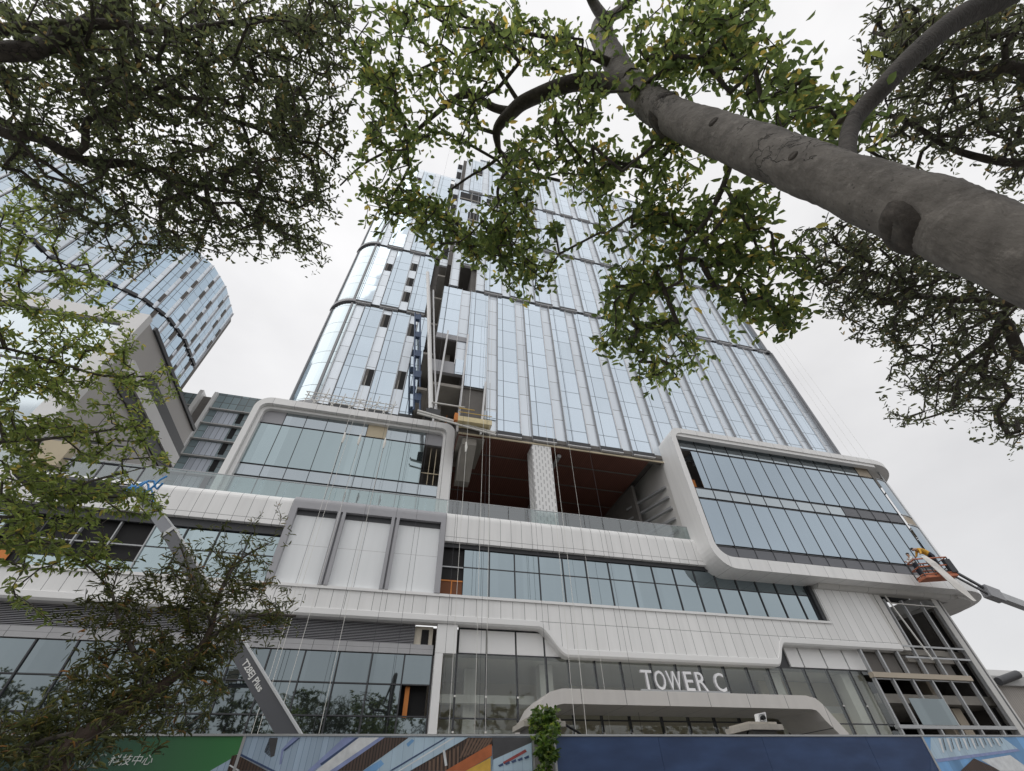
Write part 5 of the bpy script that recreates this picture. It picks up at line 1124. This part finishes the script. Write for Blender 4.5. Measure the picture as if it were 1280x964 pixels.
# ---- the tree whose trunk crosses the upper right
barkA = barkmat('smooth_bark', (.088,.079,.069), (.205,.187,.166))
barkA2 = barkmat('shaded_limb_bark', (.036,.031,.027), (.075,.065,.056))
barkD = barkmat('dark_bark', (.05,.042,.036), (.11,.095,.08), 9)
pts = [(1420,374,1.93,57),(1280,320,1.95,50),(1180,276,1.96,43.5),(1090,243,1.96,37),(1000,208,1.96,31),(920,177,1.97,26.5),(835,143,1.98,21.5),(792,110,1.98,18),(766,72,2.0,15),(752,42,2.02,14),(757,24,2.04,11)]
P = [atH(x, y, hd) for x, y, hd, wd in pts]; rad = [mpp(p)*wd for p, (_,_,_,wd) in zip(P, pts)]
P = P[1:]; rad = rad[1:]; dn_ = (P[0]-P[2]); dn_ = dn_/abs(dn_.z); k_ = P[0].z-.1
base = P[0]+dn_*k_; P = [base, P[0]+dn_*(k_*.86), P[0]+dn_*(k_*.5)]+P; rad = [rad[0]*1.45, rad[0]*1.12, rad[0]*1.05]+rad
TA = empty('broadleaf_tree', base, 'broadleaf tree whose thick pale brown trunk slants across the upper right', 'tree')
path, ro = smooth(P, rad, 6); ro = [r*(1+.024*math.sin(i*1.3)+.018*math.sin(i*.47+2)) for i, r in enumerate(ro)]
b = MB(); pf, rf = smooth(path, ro, 4); b.tube(pf, rf, 28)
Rn = np.random.default_rng(77)
for i_, v_ in enumerate(b.v):      # uneven outline: low swellings and dents
    if i_ >= len(pf)*28: break
    q_ = pf[i_//28]; d_ = Vector(v_)-q_; s_ = 1+.022*math.sin(v_[2]*5+i_%28*.9)*math.sin(i_%28*.45+v_[2]*2)+.012*Rn.normal(); b.v[i_] = tuple(q_+d_*s_)
TRK = b.build('trunk', barkA, TA)
skA = [tuple(p) for p in path if p.z > 5]
def limb(pl, parent, m, hdz=None, name='branch', n=6, sides=9, start=None):
    Q = [atZ(x, y, z) for x, y, z, wd in pl]; Q[0] = start or Q[0]; rr = [mpp(q)*wd/2 for q, (_,_,_,wd) in zip(Q, pl)]; pa, r2 = smooth(Q, rr, n)
    b = MB(); b.tube(pa, r2, sides); b.build(name, m, parent); return [tuple(q) for q in pa]
zA = P[9].z
zj = atH(785,97,1.98).z
def zat(px): # height of the trunk axis near an image x
    return min(path, key=lambda q: abs((lambda d: d)(0)+abs(pixx(q)-px))).z
def pixx(q): d = np.array([q[0],q[1],q[2]-EYE]); return 640+f_*d.dot(RT)/d.dot(FW)
skA += limb([(790,100,zat(792),26),(760,103,zj+.15,24),(715,104,zj+.35,20),(660,125,zj+.35,18),(640,140,zj+.3,17),(622,160,zj+.2,12),(622,180,zj+.15,8),(628,193,zj+.1,6),(660,215,zj,5),(700,226,zj,3.5)], TA, barkD)
skA += limb([(645,140,zj+.3,12),(618,135,zj+.45,10),(585,118,zj+.6,10),(560,130,zj+.6,8),(545,142,zj+.6,6),(500,180,zj+.5,4),(455,205,zj+.4,2.5),(425,232,zj+.3,2)], TA, barkD)
skA += limb([(628,192,zj+.1,5),(612,206,zj,4),(585,222,zj-.1,3),(560,240,zj-.1,2.5)], TA, barkD)
skA += limb([(628,192,zj+.1,6),(632,210,zj-.15,5),(622,240,zj-.3,4),(628,270,zj-.5,3),(610,300,zj-.6,2.5)], TA, barkD)
skA += limb([(758,26,zat(757),15),(740,0,9.2,12),(715,-60,9.6,9)], TA, barkA)
skA += limb([(757,26,zat(757),14),(785,5,9.0,11),(830,-40,9.6,9)], TA, barkA)
skA += limb([(775,85,zat(775),14),(738,68,8.9,9),(690,48,9.2,6),(640,40,9.4,4),(560,30,9.5,3),(520,0,9.6,3)], TA, barkD)
skA += limb([(700,92,zj+.6,5),(640,52,9,5),(580,20,9.3,4),(520,2,9.5,3)], TA, barkD)
skA += limb([(650,130,zj+.4,6),(625,90,8.8,5),(600,40,9.0,4),(560,0,9.3,3)], TA, barkD)
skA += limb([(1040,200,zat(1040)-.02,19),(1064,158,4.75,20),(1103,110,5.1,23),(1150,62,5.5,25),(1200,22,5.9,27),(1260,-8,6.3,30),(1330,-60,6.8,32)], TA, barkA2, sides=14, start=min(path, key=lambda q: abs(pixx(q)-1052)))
skA += limb([(800,80,zat(800)+.1,7),(850,50,7.4,7),(905,25,7.7,5),(960,-10,8,4)], TA, barkD)
skA += limb([(925,160,zat(925),8),(905,230,5.5,7),(880,280,5.6,6),(858,300,5.7,6),(850,330,5.6,5),(852,350,5.5,4),(830,362,5.5,3)], TA, barkD)
skA += limb([(905,232,5.5,5),(915,255,5.4,5),(895,285,5.4,4),(880,300,5.4,3)], TA, barkD)
knotm = barkmat('knot_bark', (.030,.025,.021), (.085,.072,.060), 14)
for (px, py, kr) in ((1166,300,.5), (838,166,.62), (832,124,.4), (1010,205,.16), (905,160,.2)):    # cut branch stubs and knots
    fin_ = []
    for i_ in range(len(pf)):
        q_ = pf[i_]; dd_ = np.array([q_.x,q_.y,q_.z-EYE]); 
        if dd_.dot(FW) > .1: fin_.append((abs(640+f_*dd_.dot(RT)/dd_.dot(FW)-px), i_))
    i_ = min(fin_)[1]; q = pf[i_]; r = rf[i_]; tg = (pf[min(i_+1,len(pf)-1)]-pf[i_-1]).normalized()
    toc = (Vector((0,0,EYE))-q); toc = (toc-tg*toc.dot(tg)).normalized(); lat = tg.cross(toc)
    dd_ = np.array([q.x,q.y,q.z-EYE]); cy_px = 482-f_*dd_.dot(UP)/dd_.dot(FW); off = (py-cy_px)*mpp(q)/r; off = max(-.9, min(.9, off))
    down = Vector(tuple(-UP)); sgn = 1 if lat.dot(down) > 0 else -1
    dv = (lat*sgn*off + toc*math.sqrt(1-off*off)).normalized(); kr = kr*r
    b = MB(); b.tube([q+dv*r*.78, q+dv*r*.95, q+dv*r*1.02, q+dv*r*1.045, q+dv*r*1.04, q+dv*r*1.03, q+dv*r*1.035], [kr*1.7, kr*1.35, kr*1.1, kr*.86, kr*.7, kr*.35, kr*.02], 18, cap=False); b.build('branch_stub', knotm, TRK)
spA = [(460,60,40,60,46,7.2,9.2),(490,120,50,50,52,7.0,9.0),(520,50,50,50,46,7.2,9.4),(585,85,45,60,46,7.0,9.0),(650,45,60,45,52,7.2,9.4),(700,70,40,45,28,7.2,9.2),(600,20,60,25,32,7.6,9.6),
 (480,205,35,40,35,6.8,8.4),(465,265,25,35,21,6.6,8.0),(510,250,35,22,28,6.6,8.0),(530,275,35,22,35,6.5,7.8),(570,300,40,25,42,6.4,7.6),(605,315,25,25,24,6.2,7.4),(645,210,30,35,32,6.6,8.0),(640,265,40,45,60,6.2,7.6),(660,310,40,45,63,6.0,7.4),(655,345,28,28,28,6.0,7.0),(690,190,45,40,46,6.6,8.0),
 (735,215,40,40,38,6.4,7.8),(720,130,30,30,21,7,8.4),(560,160,40,30,18,7,8.4),(500,160,40,30,24,7,8.6),
 (770,240,45,40,42,6.0,7.4),(800,290,50,45,52,5.8,7.0),(790,345,40,35,38,5.6,6.8),(840,260,40,40,32,5.8,7.0),(800,390,55,38,60,5.4,6.6),(830,430,45,35,49,5.3,6.4),(770,420,30,25,21,5.4,6.4),(820,460,35,22,24,5.2,6.2),
 (850,195,45,45,35,6.2,7.4),(900,290,50,45,49,5.4,6.6),(950,260,40,35,35,5.2,6.4),(930,340,50,40,46,5.2,6.2),(960,390,40,35,38,5.0,6.0),(980,330,35,30,24,5.0,6.0),(985,395,25,20,18,5.0,5.8),(860,340,30,30,18,5.5,6.5),
 (860,50,70,50,80,6.8,8.4),(930,60,55,60,70,6.4,8.0),(830,110,45,30,35,6.8,8.0),(960,120,45,40,46,6.0,7.4),(990,110,25,25,18,6,7),(1010,160,40,30,35,5.4,6.6),(900,10,60,25,46,7,8.6),(1040,150,25,20,14,5.2,6.2),(770,25,25,25,14,8.2,9.4),(700,150,30,25,18,7,8.4)]
tipsA = scatter(spA, None, seed=5)
gA = grow(skA, tipsA, step=.25, wig=.10, seed=3); twigs(gA, 'twigs', barkD, TA, r0=.0045, pw=.42, rmax=.028)
LFA = leafmat('broad_leaf', [(0,(.062,.088,.042)),(.45,(.095,.128,.054)),(.75,(.130,.164,.066)),(.94,(.20,.215,.075)),(.985,(.36,.27,.09))], .62)
leaves_mesh(gA[0] and [gA[0][gA[5][i]] for i in range(len(tipsA))], gA[3], 8, .100, .042, 'crown', LFA, TA, spread=.75, along=.48, droop=.42, flat_=.75, curl=.22, seed=21)
# ---- dark tree, upper left
TBp = Vector((-6.5, 1.5, .1)); TB = empty('shade_tree', TBp, 'dense dark small-leaved shade tree filling the upper left corner', 'tree')
b = MB(); pt, rt = smooth([TBp, TBp+Vector((.1,.05,2.5)), TBp+Vector((.3,.2,4.6)), TBp+Vector((.8,.6,6.6))], [.26,.21,.18,.13]); b.tube(pt, rt, 14); b.build('trunk', barkD, TB)
tp = pt[-1]; skB = [tuple(q) for q in pt if q.z > 4.4]
def limb3(pl, parent, m, n=5): 
    pa, r2 = smooth([p for p, _ in pl], [r for _, r in pl], n); b = MB(); b.tube(pa, r2, 8); b.build('branch', m, parent); return [tuple(q) for q in pa]
for br in ([(0,65,6.3,22),(60,55,6.6,20),(100,35,6.9,18),(140,10,7.2,17),(170,-20,7.4,15)], [(-10,160,6.0,13),(45,170,6.2,12),(80,190,6.4,13),(120,205,6.6,12),(170,205,6.8,9),(230,228,6.9,7),(290,240,6.9,5),(350,250,6.9,4)], [(80,188,6.4,9),(110,150,6.7,8),(150,130,7,7),(220,100,7.3,6),(300,60,7.6,5)], [(120,30,6.9,12),(200,40,7.4,9),(280,30,7.8,7),(360,20,8.0,5)], [(60,60,6.6,9),(130,90,7,8),(220,130,7.2,6),(320,160,7.3,5),(390,200,7.3,4)]):
    Q = [atZ(x,y,z) for x,y,z,_ in br]; src = min(skB[:8], key=lambda s: (Vector(s)-Q[0]).length); skB += limb3([(Vector(src), mpp(Q[0])*br[0][3]*.6)]+[(q, mpp(q)*w_/2) for q, (_,_,_,w_) in zip(Q, br)], TB, barkD)
spB = [(60,60,100,80,228,6.2,8.8),(180,60,90,80,228,6.4,9.0),(300,60,90,80,228,6.6,9.2),(390,60,55,75,110,6.8,9.2),(80,150,110,60,171,6.0,8.4),(200,150,90,70,209,6.2,8.6),(310,150,80,70,190,6.4,8.6),(390,165,48,60,91,6.6,8.6),(180,225,70,40,95,6.0,7.8),(270,230,80,50,125,6.2,8.0),(350,240,60,50,99,6.4,8.0),(405,245,28,35,30,6.6,8.0),(110,270,45,40,49,5.8,7.2),(180,290,50,35,49,5.8,7.2),(250,295,60,35,76,6.0,7.4),(330,300,50,30,57,6.2,7.6),(390,315,30,20,23,6.4,7.6),(60,265,35,35,27,5.8,7),(170,330,30,25,23,5.8,7),(425,110,20,60,30,7,9),(405,20,40,40,49,7.2,9.2),(20,215,40,30,23,5.8,7.2)]
tipsB = scatter(spB, None, seed=8); gB = grow(skB, tipsB, step=.35, wig=.10, seed=4); twigs(gB, 'twigs', barkD, TB, r0=.0045, pw=.42, rmax=.03)
LFB = leafmat('dark_leaf', [(0,(.055,.065,.046)),(.5,(.076,.090,.058)),(.85,(.104,.120,.068)),(.96,(.10,.11,.05)),(.99,(.18,.13,.07))], .52)
leaves_mesh([gB[0][gB[5][i]] for i in range(len(tipsB))], gB[3], 12, .064, .025, 'crown', LFB, TB, spread=.9, along=.45, droop=.15, flat_=.75, seed=22)
# ---- small-leaved tree, upper right
TCp = Vector((8.5, -.6, .1)); TC = empty('small_leaf_tree', TCp, 'airy small-leaved tree at the right edge behind the big slanting trunk', 'tree')
b = MB(); pt, rt = smooth([TCp, TCp+Vector((-.1,.2,2.5)), TCp+Vector((-.2,.5,4.8)), TCp+Vector((-.5,.9,7))], [.22,.18,.15,.10]); b.tube(pt, rt, 12); b.build('trunk', barkD, TC)
skC = [tuple(q) for q in pt if q.z > 3.6]
for br in ([(1290,100,6.4,14),(1230,96,6.5,12),(1195,92,6.6,9),(1150,80,6.7,6),(1110,55,6.9,4)],[(1290,440,5.0,14),(1255,400,5.2,11),(1240,425,5.2,9),(1205,450,5.2,6),(1180,470,5.2,4)],[(1290,360,5.3,13),(1220,375,5.5,9),(1150,370,5.7,7),(1090,340,5.8,5),(1030,350,5.8,3)],[(1290,200,6,12),(1200,190,6.4,8),(1130,150,6.6,6),(1080,140,6.8,4)],[(1240,430,5.2,5),(1230,470,5.1,4),(1190,510,5.1,3),(1150,525,5.1,2)]):
    Q = [atZ(x,y,z) for x,y,z,_ in br]; src = min(skC[:14], key=lambda s: (Vector(s)-Q[0]).length); skC += limb3([(Vector(src), mpp(Q[0])*br[0][3]*.6)]+[(q, mpp(q)*w_/2) for q, (_,_,_,w_) in zip(Q, br)], TC, barkD)
spC = [(1120,50,50,55,87,6.4,8.4),(1190,60,70,60,133,6.2,8.2),(1260,80,50,80,95,6.0,8.0),(1110,130,45,45,65,6.2,8.0),(1180,150,60,45,99,6.0,7.8),(1260,190,40,50,65,5.8,7.4),(1100,200,40,35,30,6.0,7.4),(1050,300,50,40,65,5.4,6.8),(1110,330,60,50,106,5.2,6.8),(1180,350,60,50,103,5.0,6.6),(1250,380,40,50,65,4.9,6.4),(1050,370,45,35,53,5.2,6.6),(1100,400,50,40,84,5.0,6.4),(1160,420,50,45,84,4.9,6.2),(1230,440,45,50,76,4.7,6.2),(1150,470,40,30,42,4.8,6.0),(1200,490,45,30,46,4.7,5.9),(1260,500,30,50,49,4.6,5.8),(1130,520,28,14,13,4.8,5.6),(1265,540,22,22,17,4.5,5.4),(1230,500,30,25,19,4.6,5.8),(1010,320,25,25,15,5.4,6.6),(1240,20,50,30,46,6.4,8.2),(1140,260,50,25,34,5.6,7)]
tipsC = scatter(spC, None, seed=9); gC = grow(skC, tipsC, step=.35, wig=.10, seed=6); twigs(gC, 'twigs', barkD, TC, r0=.0045, pw=.42, rmax=.03)
LFC = leafmat('small_leaf', [(0,(.050,.056,.045)),(.5,(.070,.078,.058)),(.85,(.092,.102,.068)),(.96,(.10,.10,.05)),(.99,(.20,.14,.08))], .52)
leaves_mesh([gC[0][gC[5][i]] for i in range(len(tipsC))], gC[3], 11, .066, .023, 'crown', LFC, TC, spread=.9, along=.48, droop=.15, flat_=.75, seed=23)
# ---- young bright-green tree at the left edge
TDp = Vector((-6.9, 5.6, .1)); TD = empty('young_tree', TDp, 'bright yellow-green young tree with thin twigs at the left edge', 'tree')
b = MB(); pt, rt = smooth([TDp, TDp+Vector((.1,0,2.0)), TDp+Vector((.1,.1,4)), TDp+Vector((.3,.2,6.2))], [.10,.085,.065,.03]); b.tube(pt, rt, 10); b.build('trunk', barkD, TD)
skD = [tuple(q) for q in pt if q.z > 2]
for br in ([(-20,645,7.6,5),(60,625,7.7,4.5),(110,603,7.8,3.5),(160,590,7.9,2.5)],[(-20,672,7.5,4),(60,678,7.6,4),(80,690,7.7,3),(115,712,7.8,2.5),(140,740,7.9,2)],[(-20,560,7.5,4),(50,550,7.6,4),(120,540,7.8,3),(190,530,8,2)],[(-20,440,7.4,4),(60,450,7.6,4),(130,470,7.8,3),(190,470,8,2)],[(-20,330,7.3,4),(50,340,7.4,3),(110,330,7.5,2.5)]):
    Q = [atH(x,y,z) for x,y,z,_ in br]; src = min(skD, key=lambda s: (Vector(s)-Q[0]).length); skD += limb3([(Vector(src), mpp(Q[0])*br[0][3]*.6)]+[(q, mpp(q)*w_/2) for q, (_,_,_,w_) in zip(Q, br)], TD, barkD)
spD = [(30,300,50,50,51,6.8,8.2),(20,380,40,40,48,6.8,8.2),(90,340,40,30,24,7,8.2),(60,430,60,45,80,6.8,8.4),(130,420,40,30,29,7,8.4),(40,500,55,45,80,6.8,8.4),(120,490,60,35,67,7,8.6),(190,480,35,30,24,7.4,8.6),(60,560,70,40,93,6.8,8.4),(150,550,55,35,51,7,8.6),(50,620,60,40,80,6.8,8.4),(130,620,60,28,56,7,8.6),(190,630,35,18,24,7.4,8.6),(200,580,18,14,10,7.4,8.4),(40,680,50,35,45,6.8,8.2),(100,670,45,35,40,7,8.4),(130,700,40,20,14,7.2,8.4),(20,740,25,15,6,7,8),(55,780,15,10,3,7,8),(30,250,30,20,13,7,8),(110,390,60,50,32,7,8.4),(160,450,40,30,16,7.2,8.6)]
tipsD = scatter(spD, None, seed=10, mode='h'); gD = grow(skD, tipsD, step=.28, wig=.10, seed=7); twigs(gD, 'twigs', barkD, TD, r0=.004, pw=.4, rmax=.022)
LFD = leafmat('young_leaf', [(0,(.085,.115,.040)),(.5,(.125,.160,.055)),(.9,(.185,.215,.075)),(.985,(.30,.24,.07))], .5)
leaves_mesh([gD[0][gD[5][i]] for i in range(len(tipsD))], gD[3], 10, .095, .032, 'crown', LFD, TD, spread=.8, along=.28, droop=.35, flat_=.5, seed=24)
# ---- feathery dark tree, lower left
TEp = atH(70, 985, 6.6); TEp.z = .1; TE_ = empty('feathery_tree', TEp, 'dark feathery fine-leaved tree leaning right above the green hoarding panel', 'tree')
Q = [TEp, TEp+Vector((0.05,.0,1.0)), atH(75,950,6.7), atH(130,905,6.9), atH(180,872,7.1), atH(230,835,7.3), atH(262,790,7.5), atH(275,740,7.7), atH(300,690,7.9)]
pt, rt = smooth(Q, [.11,.10,.09,.078,.066,.052,.038,.024,.014]); b = MB(); b.tube(pt, rt, 12); b.build('trunk', mat('red_bark', (.05,.033,.024), .85, noise=.5, nscale=12, bump=.4, bscale=40), TE_)
skE = [tuple(q) for q in pt if q.z > 1.9]
for br in ([(190,866,7.1,9),(170,820,7.2,6),(150,780,7.4,4),(140,740,7.5,3)],[(230,835,7.3,7),(260,800,7.5,6),(310,770,7.6,4),(370,770,7.7,3)],[(110,915,6.8,8),(60,925,6.8,7),(0,945,6.9,5)],[(275,740,7.7,4),(300,700,7.8,3),(335,680,7.8,2)],[(265,780,7.5,4),(240,720,7.6,3),(225,680,7.7,2)]):
    Qb = [atH(x,y,z) for x,y,z,_ in br]; skE += limb3([(q, mpp(q)*w_/2) for q, (_,_,_,w_) in zip(Qb, br)], TE_, barkD)
spE = [(225,735,40,35,50,7.2,8.0),(310,720,30,28,42,7.2,8.2),(200,780,60,40,50,7.0,8.0),(250,800,60,40,58,7.0,8.0),(310,760,45,30,30,7.2,8.2),(350,770,30,18,12,7.4,8.2),(170,830,60,40,50,6.8,7.8),(230,850,60,40,47,6.8,7.8),(120,860,50,40,34,6.8,7.8),(90,900,70,30,39,6.5,7.4),(30,920,50,30,30,6.5,7.2),(60,950,80,18,22,6.4,7.0),(150,900,60,30,26,6.6,7.4),(130,750,45,30,12,7.2,8),(290,660,40,35,8,7.4,8.2),(330,650,30,30,5,7.6,8.2),(250,690,50,25,12,7.4,8.2),(240,900,40,25,9,6.8,7.4),(160,730,40,25,8,7,8),(280,840,20,40,8,7,7.6)]
tipsE = scatter(spE, None, seed=12, mode='h'); gE = grow(skE, tipsE, step=.22, wig=.12, seed=8); twigs(gE, 'twigs', barkD, TE_, r0=.0035, pw=.4, rmax=.02)
LFE = leafmat('feather_leaf', [(0,(.055,.064,.030)),(.5,(.092,.104,.044)),(.88,(.135,.142,.060)),(.97,(.18,.13,.05)),(1,(.30,.15,.07))], .4)
leaves_mesh([gE[0][gE[5][i]] for i in range(len(tipsE))], gE[3], 19, .100, .0070, 'crown', LFE, TE_, spread=.6, along=.6, droop=.12, flat_=.8, curl=.2, seed=25)
# ---- creeper on the gate pillar
CR = empty('creeper', (c2.x-3, 10.4, 1), 'bushy green creeper spilling over the left gate pillar and down the hoarding gap', 'creeper')
spF = [(682,893,16,9,26,10.2,10.7),(680,905,18,10,26,10.1,10.6),(682,925,13,18,24,8.6,9.0),(684,950,12,22,24,8.6,9.0),(683,985,10,25,16,8.6,9.0)]
tipsF = []; Rr = np.random.default_rng(31)
for (px,py,rx,ry,n,lo,hi) in spF:
    for k in range(n):
        a, c = Rr.uniform(-1,1,2); tipsF.append(tuple(atY(px+a*rx, py+c*ry, lo+(hi-lo)*Rr.random())))
skF = [tuple(atY(681,y_,Y_)) for y_, Y_ in ((1030,9.0),(980,8.95),(940,8.9),(921,9.05),(910,10.0),(900,10.4))]
gF = grow(skF, tipsF, step=.15, wig=.1); twigs(gF, 'stems', barkD, CR, r0=.004, pw=.4, rmax=.015)
leaves_mesh([gF[0][gF[5][i]] for i in range(len(tipsF))], gF[3], 16, .095, .05, 'leaves', leafmat('creeper_leaf', [(0,(.03,.06,.015)),(.6,(.07,.12,.025)),(.95,(.14,.19,.04)),(1,(.2,.2,.05))], .35), CR, spread=.9, along=.15, droop=.3, flat_=.9, seed=26)
# ---- street trees behind the camera (seen only as reflections in the glass)
Rt = np.random.default_rng(44)
def back_tree(x, y, h, k):
    o = empty('street_tree', (x, y, 0), '', 'tree'); b = MB(); pa, r2 = smooth([Vector((x,y,0)),Vector((x+.1,y,h*.3)),Vector((x-.1,y+.2,h*.6)),Vector((x+.1,y,h*.85))],[.2,.16,.11,.05]); b.tube(pa, r2, 8); b.build('trunk', barkD, o)
    tips = []
    while len(tips) < 230:
        q = Rt.uniform(-1,1,3)
        if (q**2).sum() > 1: continue
        rr = 1+.25*math.sin(q[0]*5+k)*math.cos(q[1]*4+k*2); tips.append((x+q[0]*h*.36*rr, y+q[1]*h*.34*rr, h*.64+q[2]*h*.34*rr))
    g = grow([tuple(p) for p in pa if p.z > h*.25], tips, step=.6, seed=k); twigs(g, 'twigs', barkD, o, r0=.008, pw=.45, rmax=.06)
    leaves_mesh([g[0][g[5][i]] for i in range(len(tips))], g[3], 16, .34, .20, 'crown', LFB, o, spread=.9, along=.9, droop=.2, seed=50+k); return o
src = [back_tree(-38,-15,14.5,0), back_tree(-30,-14,13.2,1)]
labs = ['at far left, behind the viewer','second from the left, behind the viewer','third from the left, behind the viewer','left of the viewer, across the road','just left behind the viewer','straight behind the viewer','just right behind the viewer','right of the viewer, across the road','third from the right, behind the viewer','second from the right, behind the viewer','at far right, behind the viewer']
spots = [(-38,-15),(-30,-14),(-22,-16),(-14.5,-14.5),(-7,-15.5),(1,-15),(9,-16),(17,-14.5),(26,-15.5),(36,-14.5),(47,-16)]
for k, (x, y) in enumerate(spots):
    if k < 2: o = src[k]
    else:
        s_ = src[k % 2]; o = s_.copy(); COL.objects.link(o); o.location = (x, y, 0); o.rotation_euler = (0,0,k*1.3); sc = (.86,1.06,.92,1.0,.82,.95,.78,1.0,.9)[k-2]; o.scale = (sc,sc,sc)
        for ch in list(s_.children): c_ = ch.copy(); COL.objects.link(c_); c_.parent = o
    tag(o, 'leafy street tree '+labs[k], 'tree', 'street trees across the road')
print('objects', len(bpy.data.objects))
